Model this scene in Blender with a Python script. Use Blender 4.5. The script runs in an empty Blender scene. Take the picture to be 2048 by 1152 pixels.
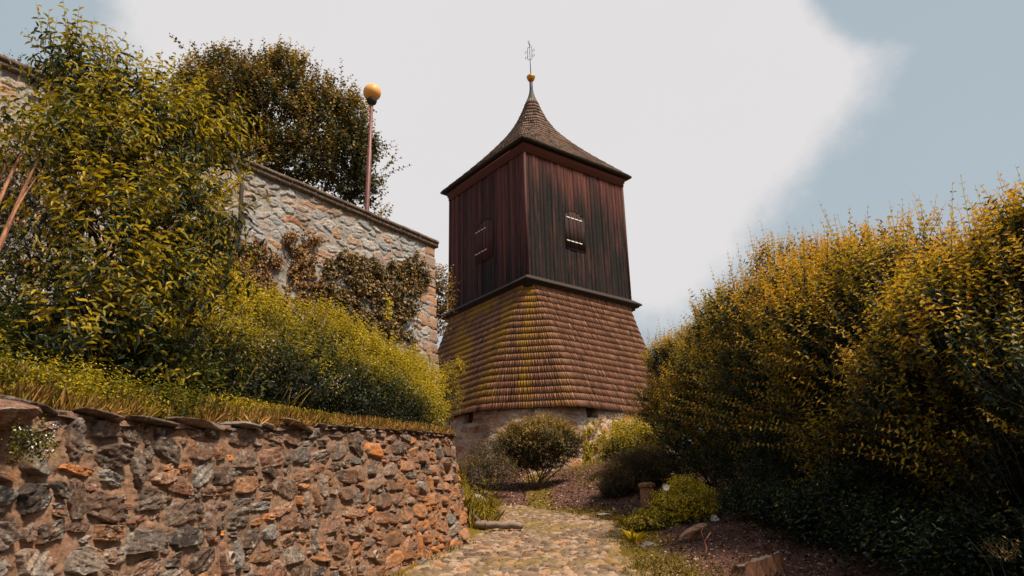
import bpy, math, numpy as np
from math import radians, sin, cos, pi
S = bpy.context.scene
COL = S.collection

# ---------------------------------------------------------------- camera
EYE = np.array([0.0, 0.0, 1.3]); FPX = 1533.1; PITCH = 0.3376; ROLL = -0.022
_F = np.array([0, cos(PITCH), sin(PITCH)]); _R = np.array([1.0, 0, 0]); _U = np.cross(_R, _F)
CR = cos(ROLL)*_R + sin(ROLL)*_U; CU = -sin(ROLL)*_R + cos(ROLL)*_U; CF = _F
import mathutils
cam = bpy.data.cameras.new('camera'); camo = bpy.data.objects.new('camera', cam); COL.objects.link(camo)
M4 = mathutils.Matrix(((CR[0], CU[0], -CF[0], EYE[0]), (CR[1], CU[1], -CF[1], EYE[1]), (CR[2], CU[2], -CF[2], EYE[2]), (0, 0, 0, 1)))
camo.matrix_world = M4
cam.sensor_width = 36.0; cam.lens = 36.0*FPX/2048.0; cam.clip_end = 2000; cam.clip_start = 0.05
S.camera = camo

def ray(px, py): return CR*(px-1024)/FPX + CU*(576-py)/FPX + CF
def atY(px, py, Y):
    r = ray(px, py); return EYE + r*(Y/r[1])
def atZ(px, py, z):
    r = ray(px, py); return EYE + r*((z-1.3)/r[2])

# ---------------------------------------------------------------- sky and sun
SUN_EL = radians(58); SUN_AZ = radians(126)      # azimuth clockwise from +Y: high on the right
w = bpy.data.worlds.new('World'); S.world = w; w.use_nodes = True
nt = w.node_tree; nt.nodes.clear()
def N(t, **k):
    n = nt.nodes.new(t)
    for a, b in k.items(): setattr(n, a, b)
    return n
out = N('ShaderNodeOutputWorld'); bg = N('ShaderNodeBackground'); bg.inputs[1].default_value = 0.1
sky = N('ShaderNodeTexSky', sky_type='NISHITA'); sky.sun_disc = False
sky.sun_elevation = SUN_EL; sky.sun_rotation = SUN_AZ; sky.air_density = 1.0; sky.dust_density = 2.5
tc = N('ShaderNodeTexCoord'); sep = N('ShaderNodeSeparateXYZ')
nt.links.new(tc.outputs['Generated'], sep.inputs[0])
def MA(op, a, b=None, clamp=False):
    n = N('ShaderNodeMath', operation=op, use_clamp=clamp)
    for i, v in enumerate((a, b)):
        if v is None: continue
        if isinstance(v, (int, float)): n.inputs[i].default_value = v
        else: nt.links.new(v, n.inputs[i])
    return n.outputs[0]
def NZ(scale, detail, rough=.5, off=0.0):
    mp = N('ShaderNodeMapping'); mp.inputs['Location'].default_value = (off, off*.7, -off); nt.links.new(tc.outputs['Generated'], mp.inputs[0])
    n = N('ShaderNodeTexNoise'); n.inputs['Scale'].default_value = scale; n.inputs['Detail'].default_value = detail; n.inputs['Roughness'].default_value = rough
    nt.links.new(mp.outputs[0], n.inputs['Vector']); return n.outputs[0]
X, Z = sep.outputs[0], sep.outputs[2]
n1 = NZ(3.2, 6, .55, 1.3); n2 = NZ(9.0, 5, .6, 4.1)
ex = MA('DIVIDE', MA('SUBTRACT', X, -0.03), 0.50); ez = MA('DIVIDE', MA('SUBTRACT', Z, 0.61), 0.37)
d = MA('SQRT', MA('ADD', MA('MULTIPLY', ex, ex), MA('MULTIPLY', ez, ez)))
hx = MA('SUBTRACT', X, 0.42); hz = MA('SUBTRACT', Z, 0.68)
hole = MA('SUBTRACT', 1.0, MA('MULTIPLY', MA('SQRT', MA('ADD', MA('MULTIPLY', hx, hx), MA('MULTIPLY', hz, hz))), 6.5), True)
d = MA('ADD', d, MA('MULTIPLY', hole, 0.75))
d = MA('ADD', d, MA('MULTIPLY', MA('SUBTRACT', n1, 0.5), 0.75)); d = MA('ADD', d, MA('MULTIPLY', MA('SUBTRACT', n2, 0.5), 0.22))
cr = N('ShaderNodeValToRGB'); cr.color_ramp.interpolation = 'EASE'
cr.color_ramp.elements[0].position = 0.80; cr.color_ramp.elements[0].color = (1, 1, 1, 1)
cr.color_ramp.elements[1].position = 1.16; cr.color_ramp.elements[1].color = (.0, .0, .0, 1)
nt.links.new(d, cr.inputs[0])
veil = N('ShaderNodeMixRGB'); veil.inputs[0].default_value = .8; veil.inputs[2].default_value = (2.75, 3.35, 3.6, 1)
nt.links.new(sky.outputs[0], veil.inputs[1])
veil2 = N('ShaderNodeMixRGB'); nt.links.new(MA('MULTIPLY', NZ(2.2, 4, .5, 7.0), .35), veil2.inputs[0]); nt.links.new(veil.outputs[0], veil2.inputs[1]); veil2.inputs[2].default_value = (4.2, 4.5, 4.7, 1)
mx = N('ShaderNodeMixRGB'); nt.links.new(cr.outputs[0], mx.inputs[0]); nt.links.new(veil2.outputs[0], mx.inputs[1]); csh = N('ShaderNodeMixRGB'); nt.links.new(MA('MULTIPLY', NZ(2.6, 7, .6, 11.0), .8), csh.inputs[0]); csh.inputs[1].default_value = (5.4, 5.2, 5.2, 1); csh.inputs[2].default_value = (4.85, 4.85, 4.9, 1); nt.links.new(csh.outputs[0], mx.inputs[2])
nt.links.new(mx.outputs[0], bg.inputs[0]); nt.links.new(bg.outputs[0], out.inputs[0])
sl = bpy.data.lights.new('sun', 'SUN'); sl.energy = 5.0; sl.angle = radians(12); sl.color = (1, .87, .66)
so = bpy.data.objects.new('sun', sl); COL.objects.link(so)
tosun = mathutils.Vector((sin(SUN_AZ)*cos(SUN_EL), cos(SUN_AZ)*cos(SUN_EL), sin(SUN_EL)))
so.rotation_euler = tosun.to_track_quat('Z', 'Y').to_euler(); so.location = (20, -10, 30)
S.view_settings.view_transform = 'Standard'; S.view_settings.look = 'None'; S.view_settings.exposure = 0.55; S.view_settings.gamma = 1
S.render.engine = 'CYCLES'; S.cycles.max_bounces = 6; S.cycles.diffuse_bounces = 3; S.cycles.transmission_bounces = 3; S.cycles.use_denoising = True
S.render.resolution_x = 1024; S.render.resolution_y = 576

# ---------------------------------------------------------------- numpy helpers
def rng_(s): return np.random.default_rng(s)
_T = rng_(99).random((256, 256))
def vnoise(x, y):
    xi = np.floor(x).astype(int); yi = np.floor(y).astype(int); fx = x-xi; fy = y-yi
    fx = fx*fx*(3-2*fx); fy = fy*fy*(3-2*fy)
    a = _T[xi & 255, yi & 255]; b = _T[(xi+1) & 255, yi & 255]; c = _T[xi & 255, (yi+1) & 255]; e = _T[(xi+1) & 255, (yi+1) & 255]
    return (a*(1-fx)+b*fx)*(1-fy)+(c*(1-fx)+e*fx)*fy
def fbm(x, y, o=4):
    s = 0; a = .5; t = 0
    for i in range(o):
        s = s+a*vnoise(x*2**i+17.3*i, y*2**i+9.1*i); t += a; a *= .5
    return s/t
def sstep(x, a=0.0, b=1.0):
    t = np.clip((x-a)/(b-a), 0, 1); return t*t*(3-2*t)
def nrm(v): return v/np.maximum(np.linalg.norm(v, axis=-1, keepdims=True), 1e-9)

def mesh_obj(name, V, F, mat, parent=None, fa=None, pa=None, smooth=False):
    """V (n,3); F list of int arrays (m,k); fa: dict of face float attributes; pa: dict of point float attributes"""
    me = bpy.data.meshes.new(name); V = np.asarray(V, dtype=np.float32)
    if not isinstance(F, list): F = [F]
    F = [np.asarray(f, dtype=np.int32) for f in F if len(f)]
    tot = np.concatenate([np.full(len(f), f.shape[1], np.int32) for f in F]); idx = np.concatenate([f.ravel() for f in F])
    me.vertices.add(len(V)); me.vertices.foreach_set('co', V.ravel())
    me.loops.add(len(idx)); me.loops.foreach_set('vertex_index', idx)
    me.polygons.add(len(tot)); st = np.concatenate([[0], np.cumsum(tot)[:-1]]).astype(np.int32)
    me.polygons.foreach_set('loop_start', st); me.polygons.foreach_set('loop_total', tot)
    if smooth: me.polygons.foreach_set('use_smooth', np.ones(len(tot), dtype=bool))
    for dct, dom in ((fa, 'FACE'), (pa, 'POINT')):
        if dct:
            for k, v in dct.items():
                at = me.attributes.new(k, 'FLOAT', dom); at.data.foreach_set('value', np.asarray(v, dtype=np.float32).ravel())
    me.update(calc_edges=True)
    o = bpy.data.objects.new(name, me); COL.objects.link(o)
    if mat: me.materials.append(mat)
    if parent: o.parent = parent
    return o
def grid_faces(nu, nv):
    a = (np.arange(nu-1)[:, None]*nv+np.arange(nv-1)[None, :]).ravel()
    return np.stack([a, a+nv, a+nv+1, a+1], 1)
class Acc:
    def __init__(s): s.V = []; s.F = {3: [], 4: []}; s.n = 0; s.T = {3: [], 4: []}
    def add(s, V, F, t=0.5):
        V = np.asarray(V, float).reshape(-1, 3); F = np.asarray(F, int); k = F.shape[1]
        s.F[k].append(F+s.n); s.V.append(V); s.n += len(V)
        s.T[k].append(np.broadcast_to(np.asarray(t, float), (len(F),)) if np.ndim(t) == 0 else np.asarray(t, float))
    def join(s, faces_list, V, t=.5):
        V = np.asarray(V, float).reshape(-1, 3); n0 = s.n; s.V.append(V); s.n += len(V)
        for F in faces_list:
            F = np.asarray(F, int); k = F.shape[1]; s.F[k].append(F+n0); s.T[k].append(np.full(len(F), t))
    def box(s, c8, t=.5):   # 8 corners: bottom 4 (ccw), top 4
        s.add(c8, [[0, 3, 2, 1], [4, 5, 6, 7], [0, 1, 5, 4], [1, 2, 6, 5], [2, 3, 7, 6], [3, 0, 4, 7]], t)
    def boxes(s, C, t):     # (n,8,3)
        n = len(C); base = np.array([[0, 3, 2, 1], [4, 5, 6, 7], [0, 1, 5, 4], [1, 2, 6, 5], [2, 3, 7, 6], [3, 0, 4, 7]])
        F = (np.arange(n)[:, None, None]*8+base[None]).reshape(-1, 4); s.add(C.reshape(-1, 3), F, np.repeat(t, 6))
    def tube(s, P, R, sides=6, t=.5, cap=True):
        P = np.asarray(P, float); R = np.broadcast_to(np.asarray(R, float), (len(P),)); n = len(P)
        T = np.gradient(P, axis=0); T = nrm(T); ref = np.array([0.31, .2, .93]) if abs(T[0, 2]) < .9 else np.array([1., .1, 0])
        A = nrm(np.cross(T, ref)); B = np.cross(T, A); a = np.arange(sides)/sides*2*pi
        V = P[:, None, :]+R[:, None, None]*(np.cos(a)[None, :, None]*A[:, None, :]+np.sin(a)[None, :, None]*B[:, None, :])
        i = np.arange(n-1)[:, None]*sides; j = np.arange(sides)[None, :]; j2 = (j+1) % sides
        F = np.stack([i+j, i+j2, i+sides+j2, i+sides+j], -1).reshape(-1, 4)
        VV = np.concatenate([V.reshape(-1, 3), P[:1], P[-1:]])
        fl = [F]
        if cap:
            jj = np.arange(sides); k = (jj+1) % sides; n0 = n*sides
            fl.append(np.stack([np.full(sides, n0), k, jj], 1)); fl.append(np.stack([np.full(sides, n0+1), (n-1)*sides+jj, (n-1)*sides+k], 1))
        s.join(fl, VV, t)
    def lathe(s, prof, c, sides=24, t=.5, axis=None):
        P = np.array([[c[0], c[1], c[2]+z] for r, z in prof]); a = np.arange(sides)/sides*2*pi
        V = np.array([[c[0]+r*cos(q), c[1]+r*sin(q), c[2]+z] for r, z in prof for q in a]); n = len(prof)
        i = np.arange(n-1)[:, None]*sides; j = np.arange(sides)[None, :]; j2 = (j+1) % sides
        s.add(V, np.stack([i+j, i+j2, i+sides+j2, i+sides+j], -1).reshape(-1, 4), t)
    def build(s, name, mat, parent=None, smooth=False):
        Fs = []; T = []
        for k in (3, 4):
            if s.F[k]: Fs.append(np.concatenate(s.F[k])); T.append(np.concatenate(s.T[k]))
        return mesh_obj(name, np.concatenate(s.V), Fs, mat, parent, fa={'tint': np.concatenate(T)}, smooth=smooth)

def tag(o, label=None, cat=None, group=None, kind=None):
    if label: o['label'] = label
    if cat: o['category'] = cat
    if group: o['group'] = group
    if kind: o['kind'] = kind
    return o
def empty(name, loc):
    o = bpy.data.objects.new(name, None); COL.objects.link(o); o.location = tuple(float(v) for v in loc); o.empty_display_size = .2
    return o
def adopt(root):
    """parts were built in world coordinates: keep them there under a moved root"""
    L = mathutils.Vector(root.location)
    for ch in list(root.children):
        ch.data.transform(mathutils.Matrix.Translation(-L))
        for g in ch.children:
            g.data.transform(mathutils.Matrix.Translation(-L))

# ---------------------------------------------------------------- materials
class G:
    def __init__(s, name):
        s.m = bpy.data.materials.new(name); s.m.use_nodes = True; s.t = s.m.node_tree; s.t.nodes.clear()
        s.o = s.n('ShaderNodeOutputMaterial'); s.p = s.n('ShaderNodeBsdfPrincipled'); s.l(s.p.outputs[0], s.o.inputs[0]); s.tc = s.n('ShaderNodeTexCoord').outputs['Object']
        s.geo = s.n('ShaderNodeNewGeometry').outputs['Position']
    def n(s, t, **k):
        x = s.t.nodes.new(t)
        for a, b in k.items(): setattr(x, a, b)
        return x
    def l(s, a, b): s.t.links.new(a, b)
    def set(s, sock, v):
        if hasattr(v, 'is_output'): s.l(v, sock)
        elif isinstance(v, (tuple, list)): sock.default_value = tuple(v)+((1,) if len(v) == 3 and sock.type == 'RGBA' else ())
        else: sock.default_value = v
    def attr(s, a): return s.n('ShaderNodeAttribute', attribute_name=a).outputs['Fac']
    def noise(s, sc, det=4, ro=.55, vec=None, stretch=None, rot=None):
        n = s.n('ShaderNodeTexNoise'); n.inputs['Scale'].default_value = sc; n.inputs['Detail'].default_value = det; n.inputs['Roughness'].default_value = ro
        v = vec if vec is not None else s.geo
        if stretch is not None or rot is not None:
            mp = s.n('ShaderNodeMapping'); s.l(v, mp.inputs[0])
            if stretch is not None: mp.inputs['Scale'].default_value = stretch
            if rot is not None: mp.inputs['Rotation'].default_value = rot
            v = mp.outputs[0]
        s.l(v, n.inputs['Vector']); return n.outputs[0]
    def math(s, op, a, b=0.0, clamp=False):
        x = s.n('ShaderNodeMath', operation=op, use_clamp=clamp); s.set(x.inputs[0], a); s.set(x.inputs[1], b); return x.outputs[0]
    def ramp(s, f, stops, interp='LINEAR'):
        r = s.n('ShaderNodeValToRGB'); r.color_ramp.interpolation = interp; e = r.color_ramp.elements
        while len(e) < len(stops): e.new(.5)
        for i, (p_, c) in enumerate(stops):
            e[i].position = p_; e[i].color = (*c, 1) if isinstance(c, (tuple, list)) else (c, c, c, 1)
        s.l(f, r.inputs[0]); return r.outputs[0]
    def mix(s, f, a, b, mode='MIX'):
        x = s.n('ShaderNodeMixRGB', blend_type=mode); s.set(x.inputs[0], f); s.set(x.inputs[1], a); s.set(x.inputs[2], b); return x.outputs[0]
    def bump(s, h, st=.4, di=.02):
        b = s.n('ShaderNodeBump'); b.inputs['Strength'].default_value = st; b.inputs['Distance'].default_value = di; s.l(h, b.inputs['Height']); s.l(b.outputs[0], s.p.inputs['Normal'])
    def fin(s, col, rough=.8, spec=.3, metal=0.0):
        s.set(s.p.inputs['Base Color'], col); s.set(s.p.inputs['Roughness'], rough); s.p.inputs['Specular IOR Level'].default_value = spec; s.p.inputs['Metallic'].default_value = metal
        return s.m

def leaf_mat(name, stops, trans=.3, rough=.5, spec=.35):
    g = G(name); c = g.ramp(g.attr('tint'), stops); c = g.mix(g.math('MULTIPLY', g.noise(3.0, 2), .35), c, stops[0][1])
    g.fin(c, rough, spec)
    tr = g.n('ShaderNodeBsdfTranslucent'); g.l(c, tr.inputs[0]); mxs = g.n('ShaderNodeMixShader'); mxs.inputs[0].default_value = trans
    g.l(g.p.outputs[0], mxs.inputs[1]); g.l(tr.outputs[0], mxs.inputs[2]); g.l(mxs.outputs[0], g.o.inputs[0]); return g.m
def wood_mat(name, stops, grain=(60, 60, 1.5), rough=.75, moss=None):
    g = G(name); c = g.ramp(g.attr('tint'), stops)
    gr = g.noise(1.0, 5, .65, stretch=grain); c = g.mix(.55, c, g.ramp(gr, [(.3, .25), (.7, 1.0)]), 'MULTIPLY')
    if moss: c = moss(g, c)
    g.bump(gr, .5, .01); return g.fin(c, rough, .25)
def bark_mat(name, a, b):
    g = G(name); gr = g.noise(1.0, 5, .65, stretch=(30, 30, 5)); g.bump(gr, .6, .01); return g.fin(g.ramp(gr, [(.3, a), (.7, b)]), .85, .2)

def stone_mat(name, stops, mortar, orange=0.0, fine=1.0, ms=.8):
    g = G(name); r = g.attr('rnd'); mo = g.attr('mor')
    c = g.ramp(r, stops, 'LINEAR')
    strata = g.noise(6*fine, 6, .7, stretch=(1.0, 1.0, 5.0), rot=(.35, .2, 0)); spk = g.noise(42*fine, 5, .7)
    c = g.mix(.85, c, g.ramp(strata, [(.32, .35), (.55, 1.0), (.75, 1.6)]), 'MULTIPLY')
    c = g.mix(g.ramp(g.noise(3.2, 4, .6), [(.56, 0.0), (.68, .45)]), c, (.22, .095, .04))
    c = g.mix(g.ramp(g.noise(12, 5, .65), [(.52, 0.0), (.66, .6)]), c, (.30, .27, .24))
    c = g.mix(.8, c, g.ramp(spk, [(.34, .3), (.52, 1.0), (.72, 1.9)]), 'MULTIPLY')
    m = g.mix(g.noise(9, 5, .6), mortar, tuple(v*.62 for v in mortar)); m = g.mix(g.ramp(g.noise(1.6, 4), [(.48, 0.0), (.7, ms)]), m, (.22, .105, .06))
    m = g.mix(.75, m, g.ramp(g.noise(16, 6, .75), [(.32, .35), (.5, 1.0), (.7, 1.5)]), 'MULTIPLY'); m = g.mix(.5, m, g.ramp(spk, [(.3, .5), (.7, 1.3)]), 'MULTIPLY')
    c = g.mix(mo, c, m)
    if orange:
        c = g.mix(g.math('MULTIPLY', g.attr('rust'), g.ramp(g.noise(7, 4), [(.38, 0.0), (.6, orange)])), c, (.34, .13, .04))
    c = g.mix(g.math('MULTIPLY', g.attr('dirt'), .75), c, (.035, .028, .025))
    h = g.math('ADD', g.math('MULTIPLY', strata, .7), g.math('MULTIPLY', spk, .5)); g.bump(h, .75, .018)
    return g.fin(c, .85, .25)

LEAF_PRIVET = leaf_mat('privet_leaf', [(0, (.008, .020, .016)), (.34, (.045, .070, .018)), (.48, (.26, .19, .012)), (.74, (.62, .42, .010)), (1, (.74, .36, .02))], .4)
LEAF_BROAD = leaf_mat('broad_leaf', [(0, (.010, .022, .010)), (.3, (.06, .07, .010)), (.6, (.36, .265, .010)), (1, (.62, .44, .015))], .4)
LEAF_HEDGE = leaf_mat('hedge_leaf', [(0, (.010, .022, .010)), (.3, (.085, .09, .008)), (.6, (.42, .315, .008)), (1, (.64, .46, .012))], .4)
LEAF_TREE = leaf_mat('copper_leaf', [(0, (.012, .022, .014)), (.35, (.07, .075, .018)), (.55, (.17, .13, .02)), (.75, (.28, .13, .025)), (1, (.50, .32, .02))], .3)
LEAF_ORANGE = leaf_mat('autumn_leaf', [(0, (.04, .03, .01)), (.5, (.18, .10, .015)), (1, (.38, .20, .02))])
LEAF_IVY = leaf_mat('creeper_leaf', [(0, (.02, .022, .012)), (.35, (.10, .065, .018)), (.7, (.28, .15, .03)), (1, (.45, .23, .05))], .15)
LEAF_RED = leaf_mat('russet_creeper_leaf', [(0, (.04, .02, .01)), (.5, (.21, .095, .022)), (1, (.44, .23, .045))], .15)
LEAF_YELLOW = leaf_mat('golden_leaf', [(0, (.06, .05, .008)), (.45, (.48, .36, .012)), (1, (.80, .60, .03))])
LEAF_SMALL = leaf_mat('dusky_leaf', [(0, (.012, .016, .012)), (.4, (.08, .062, .022)), (.75, (.24, .155, .03)), (1, (.44, .27, .04))], .2)
GRASS = leaf_mat('grass_blade', [(0, (.06, .055, .01)), (.4, (.30, .21, .02)), (.7, (.50, .28, .06)), (1, (.62, .32, .13))])
LITTER = leaf_mat('litter_piece', [(0, (.03, .015, .013)), (.45, (.13, .06, .045)), (.75, (.30, .14, .085)), (.9, (.42, .26, .18)), (1, (.62, .48, .42))], .05)
BARK_DARK = bark_mat('dark_bark', (.012, .012, .012), (.055, .042, .032))
BARK_RED = bark_mat('ruddy_bark', (.10, .04, .022), (.42, .20, .12))
BARK_TWIG = bark_mat('twig_bark', (.05, .028, .018), (.15, .085, .05))
PETAL = (lambda g: g.fin((.75, .7, .72), .6, .2))(G('pale_petal'))
WALLSTONE = stone_mat('rubble_stone', [(0, (.030, .025, .024)), (.14, (.13, .085, .065)), (.28, (.055, .028, .020)), (.40, (.20, .165, .145)), (.52, (.15, .062, .034)), (.62, (.16, .15, .145)), (.70, (.07, .046, .038)), (.80, (.22, .095, .045)), (.88, (.13, .085, .065)), (1, (.42, .145, .035))], (.235, .14, .095), .9)
PALESTONE = stone_mat('pale_rubble_stone', [(0, (.20, .20, .215)), (.25, (.34, .31, .30)), (.5, (.24, .24, .26)), (.68, (.37, .27, .22)), (.85, (.38, .21, .125)), (.93, (.25, .215, .195)), (1, (.38, .14, .05))], (.32, .285, .26), .4, .8, .4)
COBBLE = stone_mat('cobble_stone', [(0, (.14, .115, .10)), (.3, (.30, .24, .20)), (.6, (.36, .25, .18)), (.85, (.42, .36, .31)), (1, (.40, .20, .09))], (.13, .075, .03), .8)

# ---------------------------------------------------------------- leaves
def leaves(P, D, Nn, L, W, tint, fold=.12, droop=.12, kite=False):
    n = len(P); D = nrm(D); Sd = nrm(np.cross(D, Nn)); Nn = np.cross(Sd, D); L = np.broadcast_to(L, (n,))[:, None]; W = np.broadcast_to(W, (n,))[:, None]
    tip = P+D*L-Nn*L*droop
    if kite:
        V = np.stack([P, P+D*L*.45+Sd*W*L*.5+Nn*fold*L, tip, P+D*L*.45-Sd*W*L*.5+Nn*fold*L], 1).reshape(-1, 3)
        a = np.arange(n)[:, None]*4; F = np.concatenate([a+[0, 1, 2], a+[0, 2, 3]]); return V, F, np.tile(tint, 2)
    V = np.stack([P, P+D*L*.3+Sd*W*L*.45+Nn*fold*L, P+D*L*.68+Sd*W*L*.38+Nn*L*(fold-droop*.4), tip, P+D*L*.68-Sd*W*L*.38+Nn*L*(fold-droop*.4), P+D*L*.3-Sd*W*L*.45+Nn*fold*L], 1).reshape(-1, 3)
    a = np.arange(n)[:, None]*6; F = np.concatenate([a+[0, 1, 2, 3], a+[0, 3, 4, 5]]); return V, F, np.tile(tint, 2)

def leaf_obj(name, mat, parent, sets):
    Vs = []; Fs = []; Ts = []; n = 0
    for V, F, t in sets:
        Vs.append(V); Fs.append(F+n); Ts.append(t); n += len(V)
    k = Fs[0].shape[1]
    return mesh_obj(name, np.concatenate(Vs), [np.concatenate(Fs)], mat, parent, fa={'tint': np.concatenate(Ts)})

def shoot_leaves(r, St, D, Ln, sp, leafL, W, curve=.0, t0=.1, tint=(.3, .5), tj=.12, pair=True, spread=.9, kite=False, droop=.12, hang=0.0, taper=.5, tadd=None):
    k = np.maximum((Ln/sp).astype(int), 2); idx = np.repeat(np.arange(len(St)), k)
    j = np.arange(len(idx))-np.repeat(np.cumsum(k)-k, k); kk = k[idx]; t = t0+(1-t0)*(j//(2 if pair else 1)*(2 if pair else 1)+1.0)/(kk+1)
    D = nrm(D); d0 = D[idx]; ln = Ln[idx]; s = t*ln
    up = np.array([0, 0, 1.0]); P = St[idx]+d0*s[:, None]+up*(curve*s*s)[:, None]; T = nrm(d0+up*(2*curve*s)[:, None])
    ref = nrm(np.cross(T, np.array([.3, .2, 1.0])+0*T)); B = np.cross(T, ref)
    ph = r.random(len(St))[idx]*6.28+(np.where(j % 2, pi, 0)+(j//2)*1.57 if pair else j*2.4)+r.normal(0, .25, len(idx))
    rad = ref*np.cos(ph)[:, None]+B*np.sin(ph)[:, None]
    LD = nrm(T*(1-spread*.55)+rad*spread+r.normal(0, .15, (len(idx), 3))-up*hang)
    NN = nrm(T*.6+up*.7+r.normal(0, .35, (len(idx), 3)))
    L = leafL*(1-taper*t**3)*r.uniform(.7, 1.15, len(idx))
    tt = tint[0]+(tint[1]-tint[0])*t+r.normal(0, tj, len(idx))+(0 if tadd is None else tadd[idx])
    return leaves(P, LD, NN, L, W, np.clip(tt, 0, 1), kite=kite, droop=droop)

def twig_mesh(acc, St, D, Ln, r0, curve=0.0, seg=2):
    D = nrm(D); up = np.array([0, 0, 1.]); n = len(St); A = nrm(np.cross(D, np.array([.3, .2, 1.])+0*D)); B = np.cross(D, A)
    rings = []
    for i in range(seg+1):
        s = Ln*i/seg; c = St+D*s[:, None]+up*(curve*s*s)[:, None]; rr = r0*(1-.8*i/seg)
        for a in (0, 2.09, 4.19): rings.append(c+rr*(A*cos(a)+B*sin(a)))
    V = np.stack(rings, 1).reshape(-1, 3); nb = 3*(seg+1); F = []
    for i in range(seg):
        for a in range(3):
            b = (a+1) % 3; F.append([i*3+a, i*3+b, i*3+3+b, i*3+3+a])
    F = (np.arange(n)[:, None, None]*nb+np.array(F)[None]).reshape(-1, 4); acc.add(V, F, .5)

def blob_starts(r, blobs, n, lo=.72, hi=1.0, upbias=0.0, cull=None, bump=.12, deep=.8):
    """random points in the outer shell of a union of ellipsoids, with outward directions"""
    bl = np.array(blobs, float); c = bl[:, :3]; ra = bl[:, 3:6]; wts = (ra[:, 0]*ra[:, 2]+ra[:, 1]*ra[:, 2]+ra[:, 0]*ra[:, 1]); wts /= wts.sum()
    m = int(n*2.2)+20; b = r.choice(len(bl), m, p=wts); d = r.normal(size=(m, 3)); d[:, 2] += upbias; d = nrm(d)
    u = r.uniform(lo, hi, m)*(1+bump*np.sin(d[:, 0]*5+b*2.1)*np.sin(d[:, 1]*6+b)*1.0+bump*np.sin(d[:, 2]*7+d[:, 0]*4+b*1.3))
    P = c[b]+d*ra[b]*u[:, None]; O = nrm(d/ra[b]); keep = np.ones(m, bool)
    for i in range(len(bl)):
        q = np.linalg.norm((P-c[i])/ra[i], axis=1); keep &= ~((q < deep) & (b != i) & (q < u*.95))
    if cull is not None: keep &= (O@np.array(cull) < .25) | (r.random(m) < .35)
    P = P[keep][:n]; O = O[keep][:n]
    return P, O

# ---------------------------------------------------------------- terrain
XW = ([-8, 2, 4, 5, 6.5, 9, 11, 13], [-3.3, -2.92, -2.71, -2.58, -2.37, -1.93, -1.50, -1.10])
PC = ([-30, 2, 7, 9.5, 11.6, 15.8, 18.5, 21], [.0, .0, .0, .02, .18, .75, .50, -.1]); PWID = ([-30, 9, 11.6, 15.8, 18.5, 21], [1.6, 1.62, 1.5, 1.42, 1.25, .7])
def ground_z(x, y):
    x = np.asarray(x, float); y = np.asarray(y, float)
    base = np.interp(y, [-30, 0, 21, 27, 60], [-3, 0, 2.52, 3.95, 4.4])
    xr = np.interp(y, PC[0], PC[1])+np.interp(y, PWID[0], PWID[1])
    base = base+.17*np.clip(x-xr, 0, 3.5)*sstep(y, 6, 14)+.05*np.clip(x-xr, 0, 6)*(1-sstep(y, 6, 14))
    bank = 1.62+.13*y+.10*np.clip(-x-2, 0, 7)
    m1 = sstep(np.interp(y, XW[0], XW[1])-.22-x, 0, .16); m2 = sstep(-x-.75, 0, 1.7)
    k = sstep(y, 13.3, 14.6); m = m1*(1-k)+m2*k
    m = m*(1-sstep(y, 21, 27))
    fall = sstep(y, -8, 1)
    z = base*(1-m)+bank*m*fall+base*m*(1-fall)
    return z+.05*(fbm(x*1.3+40, y*1.3+11)-.5)*2*(1-.6*np.exp(-((x-np.interp(y, PC[0], PC[1]))/1.6)**4))
def gz(x, y): return float(ground_z(x, y))

# ground sheet: dense near the camera, stretched to the horizon
def axis(a, b, st, far, n=14):
    core = np.arange(a, b+1e-6, st); e = np.geomspace(st*3, far, n); return np.concatenate([(a-e)[::-1], core, b+e])
gx = axis(-13, 13, .1, 300); gy = axis(-2, 40, .1, 300)
XX, YY = np.meshgrid(gx, gy, indexing='ij'); ZZ = ground_z(XX, YY)
ZZ = ZZ+.03*(fbm(XX*9, YY*9, 3)-.5)
pcx = np.interp(YY, PC[0], PC[1]); pw = np.interp(YY, PWID[0], PWID[1]); side = np.abs(XX-pcx)-pw
ZZ = ZZ-.07*(1-sstep(side, -.4, -.05))*(YY > -2)*(YY < 22)
grassy = np.clip(1-np.abs(side-.05)/.55, 0, 1)*.9
grassy = np.maximum(grassy, (XX < np.interp(YY, XW[0], XW[1])-.15)*(YY < 22)*1.0)
grassy = np.maximum(grassy, sstep(XX, 7.0, 9.0)); grassy = np.clip(grassy*(.4+1.2*fbm(XX*1.7, YY*1.7)), 0, 1)
g = G('soil_and_mulch'); n1_ = g.noise(26, 6, .75); c = g.ramp(n1_, [(.32, (.020, .012, .010)), (.47, (.075, .038, .030)), (.58, (.16, .075, .055)), (.68, (.36, .22, .17))])
c2 = g.ramp(g.noise(30, 5, .7), [(.3, (.04, .033, .006)), (.6, (.18, .12, .015)), (.8, (.30, .18, .03))])
c = g.mix(g.ramp(g.math('MULTIPLY', g.attr('grassy'), g.ramp(g.noise(5, 5, .7), [(.3, .3), (.6, 1.6)])), [(.25, 0.0), (.6, 1.0)]), c, c2)
g.bump(n1_, .9, .04); MULCH = g.fin(c, .95, .1)
tag(mesh_obj('ground', np.stack([XX, YY, ZZ], -1).reshape(-1, 3), grid_faces(*XX.shape), MULCH, pa={'grassy': grassy}, smooth=True), kind='structure')

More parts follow.
